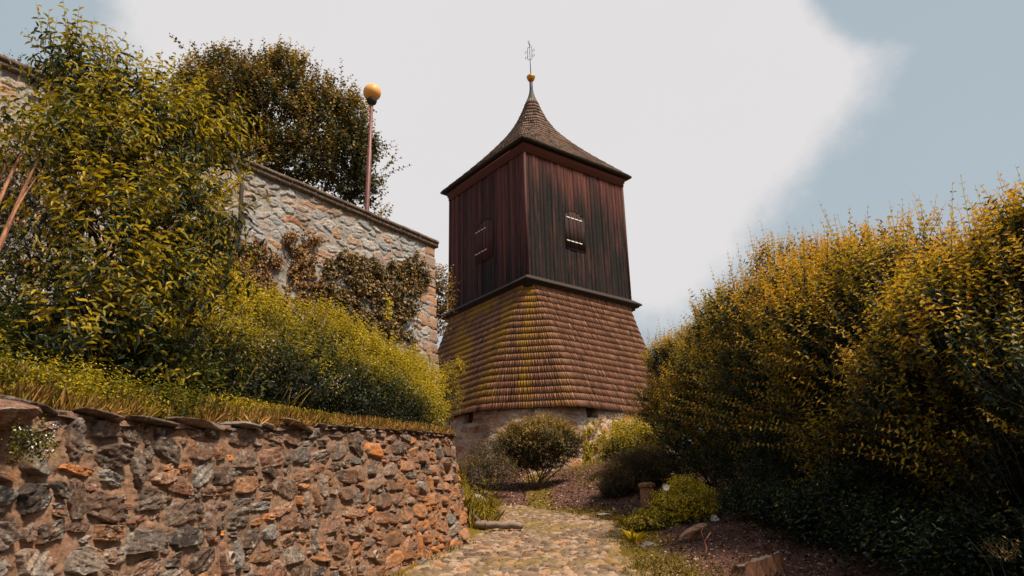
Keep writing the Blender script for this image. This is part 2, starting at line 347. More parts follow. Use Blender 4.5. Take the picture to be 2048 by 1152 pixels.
# ---------------------------------------------------------------- rubble pattern
def stonefield(U, V, cw, ch, seed, K=6, tilt=.35, var=.35, gap=.12, vert=.0):
    sh = U.shape; U = U.ravel(); V = V.ravel(); r = rng_(seed); NI, NJ = 509, 127
    tab = r.random((NI, NJ, 8)); offr = r.random(NJ)*cw; cwr = 1+.0*r.random(NJ)
    ang = (np.arange(K)/K*2*pi)[None, None]+r.uniform(-.4, .4, (NI, NJ, K)); rad = r.uniform(.72, 1.18, (NI, NJ, K))
    j0 = np.floor(V/ch).astype(int); g1 = np.full(U.size, 9.0); g2 = np.full(U.size, 9.0); idi = np.zeros(U.size, int); idj = np.zeros(U.size, int); LX = np.zeros(U.size); LY = np.zeros(U.size)
    for dj in (-1, 0, 1):
        j = j0+dj; off = offr[j % NJ]; i0 = np.floor((U+off)/cw).astype(int)
        for di in (-1, 0, 1):
            i = i0+di; t = tab[i % NI, j % NJ]
            cx = (i+.5+(t[:, 0]-.5)*.55)*cw-off; cy = (j+.5+(t[:, 1]-.5)*.6)*ch
            sc = 1.14+(t[:, 2]-.5)*2*var; asp = 1+(t[:, 3]-.5)*.6; sx = cw*.5*sc*asp; sy = ch*.5*sc/asp
            isv = t[:, 6] < vert; sx2 = np.where(isv, sx*.62, sx); sy2 = np.where(isv, sy*1.75, sy)
            th = (t[:, 4]-.5)*2*tilt; dx = U-cx; dy = V-cy; x = dx*np.cos(th)+dy*np.sin(th); y = -dx*np.sin(th)+dy*np.cos(th); x = x/sx2; y = y/sy2
            a = ang[i % NI, j % NJ]; q = rad[i % NI, j % NJ]; gmax = np.full(U.size, -9.0)
            for k in range(K): gmax = np.maximum(gmax, (x*np.cos(a[:, k])+y*np.sin(a[:, k]))/q[:, k])
            gmax = np.maximum(gmax, 0)*.93+.07*np.sqrt(x*x+y*y)
            up = gmax < g1; g2 = np.where(up, g1, np.minimum(g2, gmax)); idi = np.where(up, i, idi); idj = np.where(up, j, idj); LX = np.where(up, x, LX); LY = np.where(up, y, LY); g1 = np.where(up, gmax, g1)
    e = np.minimum(1.02-g1, (g2-g1)*.75-gap*.5)
    t = tab[idi % NI, idj % NJ]
    return [q.reshape(sh) for q in (e, t[:, 5], t[:, 7], t[:, 2], LX, LY, t[:, 4])]

def wall_surface(name, line, ztop, zbot, res_s, dv, batter, cw, ch, amp, mat, seed, parent=None, rustfn=None, warp=.05, var=.35, gap=.12, tilt=.35, dents=None, vert=.0, edge=.22, rough=.012):
    """a battered rubble face. line: (n,2) polyline with the outer side on its right-hand side; res_s(y)->step"""
    line = np.array(line, float); seg = np.linalg.norm(np.diff(line, axis=0), axis=1); cum = np.concatenate([[0], np.cumsum(seg)])
    s = [0.0]
    while s[-1] < cum[-1]:
        x_, y_ = np.interp(s[-1], cum, line[:, 0]), np.interp(s[-1], cum, line[:, 1]); s.append(s[-1]+res_s(x_, y_))
    s = np.array(s); s[-1] = cum[-1]
    px = np.interp(s, cum, line[:, 0]); py = np.interp(s, cum, line[:, 1]); ds = .15
    tx = np.interp(s+ds, cum, line[:, 0])-np.interp(s-ds, cum, line[:, 0]); ty = np.interp(s+ds, cum, line[:, 1])-np.interp(s-ds, cum, line[:, 1]); l = np.hypot(tx, ty); nx = ty/l; ny = -tx/l
    zt = np.array([ztop(a, b) for a, b in zip(px, py)]); zb = np.array([zbot(a, b) for a, b in zip(px, py)])
    H = (zt-zb).max(); nv = int(H/dv); v01 = np.linspace(0, 1, nv)
    Zv = zb[:, None]+(zt-zb)[:, None]*v01[None]; Sv = np.repeat(s[:, None], nv, 1)
    drop = np.interp(s, s, zt)   # follow the top line with the courses
    Vc = Zv-drop[:, None]*.85; Uw = Sv+warp*(fbm(Sv*4, Zv*4, 3)-.5)*2; Vw = Vc+warp*(fbm(Sv*4+50, Zv*4+9, 3)-.5)*2+20
    e, rn, pr, sc, LX, LY, tt = stonefield(Uw, Vw, cw, ch, seed, tilt=tilt, var=var, gap=gap, vert=vert)
    m = sstep(e, 0, edge); face = (.45+.75*pr)+(LX*(tt-.5)+LY*(rn-.5))*.5
    hn = .6*(fbm(Sv*7+3, Zv*55+rn*40, 3)-.5)+.6*(fbm(Sv*16, Zv*22+rn*30, 3)-.5); hf = fbm(Sv*60, Zv*60, 2)-.5
    h = m*(amp*face+rough*2.0*hn+rough*.8*hf)+(1-m)*(rough*.8*(fbm(Sv*14, Zv*14, 3)-.5))
    if dents is not None: h = h+dents(Sv, Zv)
    off = batter*(zt[:, None]-Zv)+h
    V = np.stack([px[:, None]+nx[:, None]*off, py[:, None]+ny[:, None]*off, Zv+m*0], -1)
    mor = 1-sstep(e, -.02, .07); rust = rustfn(px[:, None]+0*Zv, py[:, None]+0*Zv, Zv, zb[:, None]) if rustfn else 0*Zv
    dirt = np.clip(sstep(fbm(Sv*1.2+9, Zv*1.2+3), .55, .75)*.55, 0, 1)
    o = mesh_obj(name, V.reshape(-1, 3), grid_faces(len(s), nv), mat, parent, pa={'rnd': rn.ravel(), 'mor': mor.ravel(), 'rust': rust.ravel(), 'dirt': dirt.ravel()}, smooth=True)
    return o, (px, py, nx, ny, zt, zb, s)

# ---- rocks
def rock_geo(r, size, cuts=9, sub=4, rough=.05):
    import bmesh
    bm = bmesh.new(); bmesh.ops.create_icosphere(bm, subdivisions=sub, radius=1.0); V = np.array([v.co[:] for v in bm.verts]); F = np.array([[v.index for v in f.verts] for f in bm.faces]); bm.free()
    for _ in range(cuts):
        n = nrm(r.normal(size=3)); dd = r.uniform(.55, .85); q = V@n-dd; V = V-np.clip(q, 0, None)[:, None]*n
    V = V+nrm(V)*rough*((fbm(V[:, 0]*3+5, V[:, 2]*9+V[:, 1]*3, 4)-.5)*2)[:, None]
    V /= np.abs(V).max(0)
    return V*np.array(size)*.5, F
def rock(name, loc, size, seed, mat, rot=(0, 0, 0), parent=None, rnd=.5, sub=4, cuts=9):
    r = rng_(seed); V, F = rock_geo(r, size, cuts, sub)
    R = np.array(mathutils.Euler(rot).to_matrix()); V = V@R.T+np.array(loc)
    return mesh_obj(name, V, F, mat, parent, pa={'rnd': np.full(len(V), rnd), 'mor': np.zeros(len(V)), 'rust': np.zeros(len(V)), 'dirt': np.zeros(len(V))}, smooth=True)

# ---------------------------------------------------------------- retaining wall
lp = [(np.interp(y, XW[0], XW[1]), y) for y in np.arange(-1, 12.6, .5)]
lp += [(-1.13, 12.9), (-1.10, 13.3), (-1.16, 13.7), (-1.33, 14.05), (-1.62, 14.35), (-2.05, 14.55), (-2.6, 14.65), (-3.4, 14.7)]
lp = np.array(lp)
def smooth_line(L, it=3):
    for _ in range(it):
        Q = [L[0]]
        for a, b in zip(L[:-1], L[1:]): Q += [a*.75+b*.25, a*.25+b*.75]
        Q.append(L[-1]); L = np.array(Q)
    return L
lp = smooth_line(lp, 2)
TOPY = ([-2, 4, 5, 6.5, 9, 13, 15], [1.5, 2.12, 2.20, 2.40, 2.78, 3.27, 3.45])
rw = empty('retaining_wall', (-2, 8, gz(-1, 8)))
tag(rw, 'low battered rubble stone retaining wall running beside the cobbled path, thick mortar and rounded far end', 'retaining wall')
def rtop(x, y): return float(np.interp(y, *TOPY))
def rdents(Sv, Zv): return 0*Sv
face, RW = wall_surface('mortar_face', lp, rtop, lambda x, y: gz(max(x+.5, -.9), min(y, 14))-.12, lambda x, y: np.clip(.003*np.hypot(x, max(y, .5)), .012, .03) if y > 2.5 else .05, .016, .17,
    .25, .112, .0, WALLSTONE, 5, rw, rustfn=lambda x, y, z, zb: np.clip(sstep(y, 6.5, 12)*(1.1-(z-zb)/1.2), 0, 1)*.7, rough=.030)
face.data.attributes['mor'].data.foreach_set('value', np.ones(len(face.data.vertices), dtype=np.float32))
px_, py_, nx_, ny_, zt_, zb_, s_ = RW
r = rng_(77); RES = .01; SL = s_[-1]; HM = 2.0; occ = np.zeros((int(SL/RES)+40, int(HM/RES)+40), bool); ST_ = []
s_vis = float(np.interp(2.2, py_[:len(py_)//2], s_[:len(py_)//2]))
for (w0, w1, h0, h1, tries) in ((.22, .31, .13, .18, 700), (.10, .14, .20, .28, 500), (.18, .28, .075, .12, 9000), (.13, .18, .09, .13, 6000), (.12, .24, .045, .07, 40000), (.07, .11, .06, .10, 14000), (.09, .20, .030, .045, 24000), (.05, .10, .026, .05, 60000)):
    for _ in range(tries):
        w_ = r.uniform(w0, w1); h_ = r.uniform(h0, h1); a_s = r.uniform(s_vis, SL-.1); w_ *= np.interp(np.interp(a_s, s_, py_), [4, 10], [1.05, 1.75]) if h1 < .2 else 1.0; hl = np.interp(a_s, s_, zt_-zb_); d_ = r.uniform(h_/2+.015, max(hl, .3)); g_ = .002
        i0, i1, j0, j1 = int((a_s-w_/2-g_)/RES), int((a_s+w_/2+g_)/RES)+1, int((d_-h_/2-g_)/RES), int((d_+h_/2+g_)/RES)+1
        if i0 < 0 or j0 < 0 or i1 >= occ.shape[0] or j1 >= occ.shape[1] or occ[i0:i1, j0:j1].any(): continue
        occ[i0:i1, j0:j1] = True; ST_.append((a_s, d_, w_, h_))
ST_ = np.array(ST_)
def stone_batch(ST, Gn, r):
    n = len(ST); q = np.linspace(-1, 1, Gn); q = np.sign(q)*np.abs(q)**.8; A, B_ = np.meshgrid(q, q, indexing='ij'); m_ = np.maximum(np.abs(A), np.abs(B_)); th = np.arctan2(B_, A)
    K = 10; ph = np.concatenate([np.tile([0, pi/2, pi, -pi/2], (n, 1))+r.normal(0, .16, (n, 4)), r.uniform(-pi, pi, (n, 2)), np.tile([pi/4, 3*pi/4, -pi/4, -3*pi/4], (n, 1))+r.normal(0, .25, (n, 4))], 1)
    rad = np.concatenate([r.uniform(.93, 1.06, (n, 4)), r.uniform(.95, 1.3, (n, 2)), r.uniform(.98, 1.38, (n, 4))], 1)
    Rr = np.full((n, Gn, Gn), 9.0)
    for k in range(K):
        c_ = np.cos(th[None]-ph[:, k, None, None]); Rr = np.where(c_ > .05, np.minimum(Rr, rad[:, k, None, None]/np.maximum(c_, .05)), Rr)
    U = np.cos(th)[None]*m_[None]*Rr; W = np.sin(th)[None]*m_[None]*Rr
    w_ = ST[:, 2, None, None]/2*1.07; h_ = ST[:, 3, None, None]/2*1.08; U = U*w_; W = W*h_
    sd = r.uniform(0, 60, (n, 1, 1)); jag = 1+.10*(fbm(U*22+sd, W*22+sd, 3)-.5)*2*(m_[None] > .5); U = U*jag; W = W*jag
    tl = r.normal(0, .13, (n, 1, 1))*np.where(h_ > w_, .6, 1); Ur = U*np.cos(tl)-W*np.sin(tl); Wr = U*np.sin(tl)+W*np.cos(tl)
    H = r.uniform(.016, .046, (n, 1, 1))*np.clip(h_/.05, .6, 1.15); tx_ = r.normal(0, .16, (n, 1, 1)); ty_ = r.normal(0, .20, (n, 1, 1))
    sang = r.normal(0, .35, (n, 1, 1))+(r.random((n, 1, 1)) < .25)*1.5; Us = U*np.cos(sang)+W*np.sin(sang); Ws = -U*np.sin(sang)+W*np.cos(sang)
    lay = (np.floor(Ws*55+fbm(Us*12+sd, Ws*30, 2)*2.5+sd)*.37 % 1.0-.5)*r.uniform(.2, 1.2, (n, 1, 1))
    face_ = H+tx_*U+ty_*W+.010*lay+.014*(fbm(Us*14+sd, Ws*45+sd, 3)-.5)*2+.007*(fbm(U*70+sd, W*70, 2)-.5)*2
    e_ = sstep(1-m_[None], 0, .17); hh = -.03+(face_+.03)*e_
    a_s = ST[:, 0, None, None]+Ur; d_ = ST[:, 1, None, None]-Wr
    X0, Y0, NX, NY, ZT = [np.interp(a_s, s_, v_) for v_ in (px_, py_, nx_, ny_, zt_)]; off = .17*d_+hh
    V = np.stack([X0+NX*off, Y0+NY*off, ZT-d_], -1).reshape(-1, 3)
    F = (np.arange(n)[:, None, None]*Gn*Gn+grid_faces(Gn, Gn)[None]).reshape(-1, 4); rn_ = r.random(n)
    yb = np.interp(ST[:, 0], s_, py_); dd = ST[:, 1]/1.7; rust_ = np.clip(sstep(yb, 6.5, 12)*(.25+dd), 0, 1)*(r.random(n) < .8)+.03
    one = np.ones(Gn*Gn); return V, F, np.repeat(rn_, Gn*Gn), np.repeat(rust_, Gn*Gn), np.repeat((r.random(n) < .15)*r.uniform(.2, .6, n), Gn*Gn)
yst = np.interp(ST_[:, 0], s_, py_); r = rng_(78); Vs = []; Fs = []; at_ = [[], [], []]; n0 = 0
for sel, Gn in ((yst < 5.5, 40), ((yst >= 5.5) & (yst < 9), 24), (yst >= 9, 14)):
    V, F, a1, a2, a3 = stone_batch(ST_[sel], Gn, r); Vs.append(V); Fs.append(F+n0); n0 += len(V); at_[0].append(a1); at_[1].append(a2); at_[2].append(a3)
mesh_obj('stone_face', np.concatenate(Vs), [np.concatenate(Fs)], WALLSTONE, rw, pa={'rnd': np.concatenate(at_[0]), 'mor': np.zeros(n0), 'rust': np.concatenate(at_[1]), 'dirt': np.concatenate(at_[2])}, smooth=True)
# top of the wall: a strip of rough mortar and earth behind the face
k = np.arange(0, len(s_), 4); wd = np.linspace(-.05, .5, 14)
V = np.stack([px_[k, None]-nx_[k, None]*wd[None], py_[k, None]-ny_[k, None]*wd[None], zt_[k, None]+.012+.05*(fbm(px_[k, None]*6+wd*7, py_[k, None]*6+wd*3)-.5)+0*wd[None]-.05*(wd[None] < 0)], -1)
top = mesh_obj('wall_top', V.reshape(-1, 3), grid_faces(len(k), 14)[:, ::-1], WALLSTONE, rw, pa={'rnd': np.full(V.shape[0]*14, .3), 'mor': np.full(V.shape[0]*14, .6), 'rust': np.zeros(V.shape[0]*14), 'dirt': np.full(V.shape[0]*14, .5)}, smooth=True)
r = rng_(41); ss = 3.0
def wall_pt(s, off, dz=0):
    x, y, nx, ny, z = [np.interp(s, s_, q) for q in (px_, py_, nx_, ny_, zt_)]; return np.array([x+nx*off, y+ny*off, z+dz]), math.atan2(nx, -ny)
while ss < s_[-1]-1:
    y = np.interp(ss, s_, py_); big = y < 7.5
    ln = r.uniform(.35, .75) if big else r.uniform(.14, .34); th = r.uniform(.045, .075) if big else r.uniform(.03, .06)
    P, az = wall_pt(ss+ln/2, -.06+r.uniform(-.02, .05) if big else -.06, .0)
    rock('cap_stone', P, (ln*1.04, .34, th), int(r.integers(1e6)), WALLSTONE, (r.uniform(-.06, .06), r.uniform(-.06, .06), math.atan2(*(wall_pt(ss+ln, 0)[0]-wall_pt(ss, 0)[0])[[1, 0]])), rw, rnd=float(r.choice([.1, .4, .45, .6, .3])), sub=3, cuts=14)
    ss += ln+r.uniform(.0, .05)
# drain pipes sticking out of the face
def near_s(px, py_pix):
    # where the pixel ray meets the wall face
    best = None
    for i in range(0, len(s_), 3):
        r_ = ray(px, py_pix); t = (py_[i])/r_[1]; P = EYE+r_*t; d_ = abs(P[0]-(px_[i]+nx_[i]*.17*(zt_[i]-P[2])))
        if best is None or d_ < best[0]: best = (d_, i, P)
    return best[1], best[2]
PIPE = (lambda g: g.fin(g.mix(g.noise(12, 3), (.20, .15, .12), (.36, .29, .24)), .6, .4))(G('clay_pipe'))
for i_, (a, b) in enumerate(((447, 1115), (741, 1108))):
    i, P = near_s(a, b); a_ = Acc(); n2d = np.array([nx_[i], ny_[i], -.06]); n2d /= np.linalg.norm(n2d)
    A_ = nrm(np.cross(n2d, [0, 0, 1])); B_ = np.cross(A_, n2d); rr = [.042, .048, .048, .036, .034]; tt = [.02, .03, .03, .03, -.0]
    prof = [(-.15, .047), (.075, .047), (.08, .044), (.08, .037), (.07, .035), (-.13, .034), (-.13, .001)]; V = []
    for t_, q in prof:
        for k_ in range(20): V.append(P+n2d*t_+q*(A_*cos(k_*pi/10)+B_*sin(k_*pi/10)))
    ii = np.arange(len(prof)-1)[:, None]*20; jj = np.arange(20)[None]; j2 = (jj+1) % 20
    a_.add(V, np.stack([ii+jj, ii+j2, ii+20+j2, ii+20+jj], -1).reshape(-1, 4), .5); a_.build('drain_pipe', PIPE, rw, True)

# ---------------------------------------------------------------- terrace wall
TZ = 9.9; E_ = atZ(866, 488, TZ)[:2]; Q_ = atZ(235, 224, TZ)[:2]; td = nrm(E_-Q_); T0 = E_-td*19.5; tn = np.array([td[1], -td[0]])
tw = empty('terrace_wall', (E_[0], E_[1], gz(*E_))); tag(tw, 'high pale rubble stone terrace wall with overhanging coping, rising behind the hedge on the left', 'stone wall')
back = np.array([-tn[0], -tn[1]]); Bk = E_+back*14
tface, TW = wall_surface('stone_face', [T0, E_], lambda x, y: TZ-.10, lambda x, y: 3.2, lambda x, y: .016 if y > 8 else .04, .018, .035, .46, .20, .034, PALESTONE, 11, tw,
    warp=.09, gap=.05, tilt=.45, var=.5, edge=.3, rough=.018)
_ = wall_surface('return_face', [E_, Bk], lambda x, y: TZ-.10, lambda x, y: 2.0, lambda x, y: .06, .06, .035, .42, .20, .03, PALESTONE, 12, tw, warp=.06)
# quoins at the corner: squared blocks
def stone_box(acc_list, c, ax, ay, size, r, name, parent, rnd, mat=PALESTONE):
    import bmesh
    bm = bmesh.new(); bmesh.ops.create_cube(bm, size=1.0); bmesh.ops.subdivide_edges(bm, edges=bm.edges[:], cuts=6, use_grid_fill=True)
    V = np.array([v.co[:] for v in bm.verts]); F = np.array([[v.index for v in f.verts] for f in bm.faces]); bm.free()
    rr = np.max(np.abs(V)*2, axis=1); l2 = np.sort(np.abs(V)*2, axis=1)[:, 1]; V = V*(1-.06*sstep(l2, .8, 1))[:, None]
    V = V*np.array(size); V += .012*((fbm(V[:, 0]*9+rnd*50, V[:, 2]*9+V[:, 1]*7, 3)-.5)*2)[:, None]*nrm(V)
    W = c+V[:, :1]*np.array([*ax, 0])+V[:, 1:2]*np.array([*ay, 0])+V[:, 2:]*np.array([0, 0, 1.])
    return mesh_obj(name, W, F, mat, parent, pa={'rnd': np.full(len(V), rnd), 'mor': np.zeros(len(V)), 'rust': np.full(len(V), .6), 'dirt': np.full(len(V), .1)}, smooth=True)
z = TZ-.12; r = rng_(8); k = 0
while z > 3.6:
    h = r.uniform(.24, .42); la, lb = ((.65, .38) if k % 2 else (.38, .7)); bt = .035*(TZ-z+h/2); c2 = E_+(tn+td)*bt
    cc = c2-td*(la/2-.035)-tn*(lb/2-.035)
    stone_box(None, np.array([cc[0], cc[1], z-h/2]), td, tn, (la*r.uniform(.9, 1.1), lb, h-.02), r, 'quoin', tw, float(r.choice([.85, .9, .8, .7, .95]) if z > 6.6 else r.choice([.1, .3, .93, .5]))); z -= h; k += 1
# coping slabs
g = G('coping_stone'); n_ = g.noise(14, 5, .7); cc = g.ramp(n_, [(.3, (.035, .026, .022)), (.55, (.13, .09, .07)), (.75, (.28, .19, .15))]); g.bump(n_, .7, .02); COPE = g.fin(cc, .9, .2)
a_ = Acc(); r = rng_(3); t = 0
while t < 19.2:
    l = r.uniform(.7, 1.25); p0 = E_+td*(.12-t); p1 = E_+td*(.12-t-l+.02); dz = r.uniform(-.015, .015)
    for (o0, o1, z0, z1) in ((.10, -.5, TZ-.10, TZ+.02), (.13, -.53, TZ+.0201, TZ+.10)):
        A = [p1+tn*o0, p0+tn*o0, p0+tn*o1, p1+tn*o1]; a_.box([(*q, z0+dz) for q in A]+[(*q, z1+dz) for q in A], r.random())
    t += l
a_.build('coping', COPE, tw)
a_ = Acc(); t = .14
while t < 13.5:
    l = r.uniform(.8, 1.2); p0 = E_+back*t; p1 = E_+back*(t+l-.02); A = [p0+td*.1, p1+td*.1, p1-td*.5, p0-td*.5]
    t += l
    if t > 1.6: a_.box([(*q, TZ-.1) for q in A]+[(*q, TZ+.1) for q in A], r.random())
a_.build('return_coping', COPE, tw)
# raised ground behind the terrace wall
A0 = T0-td*6; pts = [E_-tn*.1-td*.1, Bk-td*.1, A0-tn*14, A0-tn*.1]
nn = 40; uu = np.linspace(0, 1, nn); Vg = []
for u in uu:
    for v in uu:
        p = (pts[3]*(1-u)+pts[0]*u)*(1-v)+(pts[2]*(1-u)+pts[1]*u)*v; Vg.append((p[0], p[1], TZ-.35+.15*(fbm(np.array([p[0]*.6]), np.array([p[1]*.6]))[0]-.5)))
tag(mesh_obj('terrace_ground', Vg, grid_faces(nn, nn), MULCH, pa={'grassy': np.ones(nn*nn)}, smooth=True), kind='structure')

# ---------------------------------------------------------------- cobbled path
cl = np.array([(np.interp(y, PC[0], PC[1]), y, np.interp(y, PWID[0], PWID[1])) for y in np.arange(-2, 19.1, .5)]+[(.2, 20, .95), (-.35, 20.9, .85), (-1.1, 21.7, .8), (-2.2, 22.3, .8), (-3.6, 22.6, .8)])
cl = smooth_line(cl, 2); cum = np.concatenate([[0], np.cumsum(np.linalg.norm(np.diff(cl[:, :2], axis=0), axis=1))])
s = np.concatenate([np.arange(0, 10, .06), np.arange(10, cum[-1], .018)]); t = np.linspace(-1.12, 1.12, 175)
cx, cy, cw_ = [np.interp(s, cum, cl[:, i]) for i in range(3)]; tx = np.gradient(cx); ty = np.gradient(cy); l = np.hypot(tx, ty); nx, ny = ty/l, -tx/l
wv = cw_[:, None]*(1+.10*(fbm(s[:, None]*.9+0*t, t[None]*0+5+np.sign(t)[None]*3)-.5)*2)
X_ = cx[:, None]+nx[:, None]*t*wv; Y_ = cy[:, None]+ny[:, None]*t*wv; Sg = np.repeat(s[:, None], len(t), 1); Tg = t[None]*wv
e, rn, pr, sc, LX, LY, tt = stonefield(Tg+.05*(fbm(Sg*5, Tg*5)-.5)+30, Sg+.05*(fbm(Sg*5+8, Tg*5)-.5), .17, .12, 21, tilt=.9, var=.45, gap=.06)
m = sstep(e, 0, .35); h = m*(.018+.030*pr+.022*(LX*(tt-.5)+LY*(rn-.5)))+.008*(fbm(Sg*30, Tg*30, 2)-.5)
edge = sstep(np.abs(t)[None]+.12*(fbm(Sg*2.2, Tg*2.2+7)-.5)*2, .84, 1.08); Zp = ground_z(X_, Y_)-.045+h-.11*edge
mossy = np.clip(sstep(fbm(Sg*.8+3, Tg*1.1+2), .50, .72)*1.1*(1-m*.45)+sstep(np.abs(t)[None]+0*Sg, .62, .95)*(1-.4*m)+.30*(1-m), 0, 1)
g = G('cobbles'); r_ = g.attr('rnd'); spk = g.noise(40, 4, .65); c = g.ramp(r_, [(0, (.065, .040, .030)), (.35, (.21, .14, .098)), (.6, (.115, .072, .052)), (.8, (.32, .225, .165)), (1, (.30, .13, .05))])
c = g.mix(.6, c, g.ramp(spk, [(.3, .45), (.65, 1.2)]), 'MULTIPLY'); c = g.mix(g.attr('mor'), c, g.ramp(g.noise(50, 3), [(.35, (.05, .025, .012)), (.7, (.22, .12, .04))]))
mz = g.ramp(g.noise(28, 4, .7), [(.3, (.05, .04, .008)), (.7, (.24, .155, .025))]); c = g.mix(g.math('MULTIPLY', g.attr('mossy'), g.ramp(g.noise(16, 4, .7), [(.35, .2), (.6, 1.1)]), True), c, mz)
g.bump(spk, .5, .012); COB = g.fin(c, .8, .3)
tag(mesh_obj('path', np.stack([X_, Y_, Zp], -1).reshape(-1, 3), grid_faces(len(s), len(t))[:, ::-1], COB, pa={'rnd': rn.ravel(), 'mor': (1-sstep(e, -.02, .1)).ravel(), 'mossy': mossy.ravel()}, smooth=True), kind='structure')

# ---------------------------------------------------------------- bell tower
TC = np.array([1.2292, 34.2103]); DL = np.array([-.60770, .79416]); DR = np.array([.79416, .60770])
def tp(l, r_, z): return np.array([TC[0]+l*DL[0]+r_*DR[0], TC[1]+l*DL[1]+r_*DR[1], z])
tower = empty('bell_tower', (TC[0], TC[1], 4.0)); tag(tower, 'dark wooden bell tower with boarded storey, shingled skirt and pointed roof on stone base', 'bell tower')
def octa(hw, k):   # counter-clockwise from near-left chamfer in (l,r); k: half length of the straight sides
    return [(-hw, -k), (-k, -hw), (k, -hw), (hw, -k), (hw, k), (k, hw), (-k, hw), (-hw, k)]
def ring_pts(hw, k, z, n_side, n_ch, rc=0.0):
    O = octa(hw, k); P = []; c = []
    for i in range(8):
        a = np.array(O[i]); b = np.array(O[(i+1) % 8]); n = n_ch if i % 2 == 0 else n_side
        for j in range(n): P.append(a+(b-a)*j/n)
    return np.array([tp(p[0], p[1], z) for p in P])
def rounded(O, q):
    O = np.array(O, float); N_ = np.roll(O, -1, 0); P_ = np.roll(O, 1, 0); out_ = []
    for a, n_, p_ in zip(O, N_, P_):
        m_ = min(np.linalg.norm(n_-a), np.linalg.norm(p_-a))*q; out_ += [a+nrm(p_-a)*m_, a+(nrm(p_-a)+nrm(n_-a))*m_*.28, a+nrm(n_-a)*m_]
    return out_
def ring_fn(hw, k):
    O = rounded(octa(hw, k), .13); O = np.array(O+[O[0]]); d_ = np.linalg.norm(np.diff(O, axis=0), axis=1); cu = np.concatenate([[0], np.cumsum(d_)]); return O, cu
def shingles(name, levels, wid, thick, mat, seed, parent, over=.45, tintfn=None, jag=.010, mossfn=None):
    """levels: list of (hw,k,z) from top to bottom (row edges). one row of shingles between consecutive levels"""
    r = rng_(seed); C = []; Tn = []; Ms = []
    for i in range(len(levels)-1):
        (h0, k0, z0), (h1, k1, z1) = levels[i], levels[i+1]; O1, c1 = ring_fn(h1, k1); O0, c0 = ring_fn(h0, k0)
        for sidx in range(len(O1)-1):
            L = c1[sidx+1]-c1[sidx]; n = max(1, int(round(L/wid))); 
            if L < .02: continue
            e_ = np.concatenate([[0], np.cumsum(r.uniform(.55, 1.45, n))]); e_ /= e_[-1]
            a1, b1, a0, b0 = O1[sidx], O1[sidx+1], O0[sidx], O0[sidx+1]; ed_ = nrm(b1-a1); nd = np.array([-ed_[1], ed_[0]]); nd = nd*np.sign(nd@(a1+b1))
            for q in range(n):
                u0, u1 = e_[q]+.003, e_[q+1]-.003; lift = thick*r.uniform(.98, 1.06); jz = r.uniform(-jag, jag)
                lift2 = lift*1.0; pb0 = a1+(b1-a1)*u0; pb1 = a1+(b1-a1)*u1; pt0 = a0+(b0-a0)*u0; pt1 = a0+(b0-a0)*u1
                ext = 1+over; pt0 = pb0+(pt0-pb0)*ext; pt1 = pb1+(pt1-pb1)*ext; zt2 = z1+(z0-z1)*ext
                f = lambda p, z_, o: tp(p[0]+nd[0]*o, p[1]+nd[1]*o, z_)
                zb_ = z1+jz
                C.append([f(pb0, zb_, lift2), f(pb1, zb_, lift2), f(pb1, zb_, lift2+thick*.8), f(pb0, zb_, lift2+thick*.8), f(pt0, zt2, -.012), f(pt1, zt2, -.012), f(pt1, zt2, thick*.35), f(pt0, zt2, thick*.35)])
                mid = (pb0+pb1)/2; Tn.append(tintfn(r, mid, (z0+z1)/2, nd) if tintfn else r.random())
                if mossfn: Ms.append(mossfn(r, mid, (z0+z1)/2, nd))
    a = Acc(); a.boxes(np.array(C), np.array(Tn)); tt_ = a.T[4][-1].copy(); tt_[0::6] = 0; a.T[4][-1] = tt_; o_ = a.build(name, mat, parent)  # butt faces get the darkest tint: row shade lines painted into the colour
    if Ms: at = o_.data.attributes.new('moss', 'FLOAT', 'FACE'); ms_ = np.repeat(np.array(Ms, dtype=np.float32), 6); ms_[0::6] = 0; at.data.foreach_set('value', ms_)
    return o_
# stone base
TIMBER = wood_mat('old_timber', [(0, (.025, .016, .016)), (.5, (.09, .035, .03)), (1, (.22, .10, .07))])
def base_line(hw, k): return [np.array(tp(*p, 0)[:2]) for p in octa(hw, k)]
bl_ = base_line(5.38, 2.78); order = [3, 2, 1, 0, 7, 6, 5]; bline = smooth_line(np.array([bl_[i] for i in (6, 7, 0, 1, 2, 3, 4)]), 2)[::-1]
def base_dents(Sv, Zv): return 0*Sv
holes = []
for (a, b) in ((957, 838), (1160, 826), (1272, 848)): holes.append(atZ(a, b, 6.42 if a < 1200 else 6.38))
def hole_dent(PX, PY, Z):
    o = 0*Z
    for Hh in holes:
        dd = np.hypot(PX-Hh[0], PY-Hh[1]); o = o-.55*(dd < .24)*(np.abs(Z-6.42) < .26)
    return o
bseg = np.linalg.norm(np.diff(bline, axis=0), axis=1); bcum = np.concatenate([[0], np.cumsum(bseg)])
def bd(Sv, Zv):
    X2 = np.interp(Sv, bcum, bline[:, 0]); Y2 = np.interp(Sv, bcum, bline[:, 1]); o = 0*Sv
    for Hh in holes:
        j = np.argmin(np.linalg.norm(bline-Hh[:2], axis=1)); ds_ = np.abs(Sv-bcum[j]); o = o-.6*(ds_ < .22)*(np.abs(Zv-6.5) < .32)
    return o
BASE = stone_mat('tower_stone', [(0, (.26, .18, .14)), (.3, (.48, .33, .24)), (.55, (.46, .41, .38)), (.75, (.58, .36, .23)), (.9, (.40, .21, .13)), (1, (.48, .17, .07))], (.62, .49, .40), .7, .5, .4)
wall_surface('stone_base', bline, lambda x, y: 6.9, lambda x, y: 2.6, lambda x, y: .03, .03, .10, .60, .27, .035, BASE, 33, tower, warp=.07, gap=.09, tilt=.25, dents=bd, rustfn=lambda x, y, z, zb: np.clip(1.1-(z-3.8)/2.2, 0, 1), rough=.02)
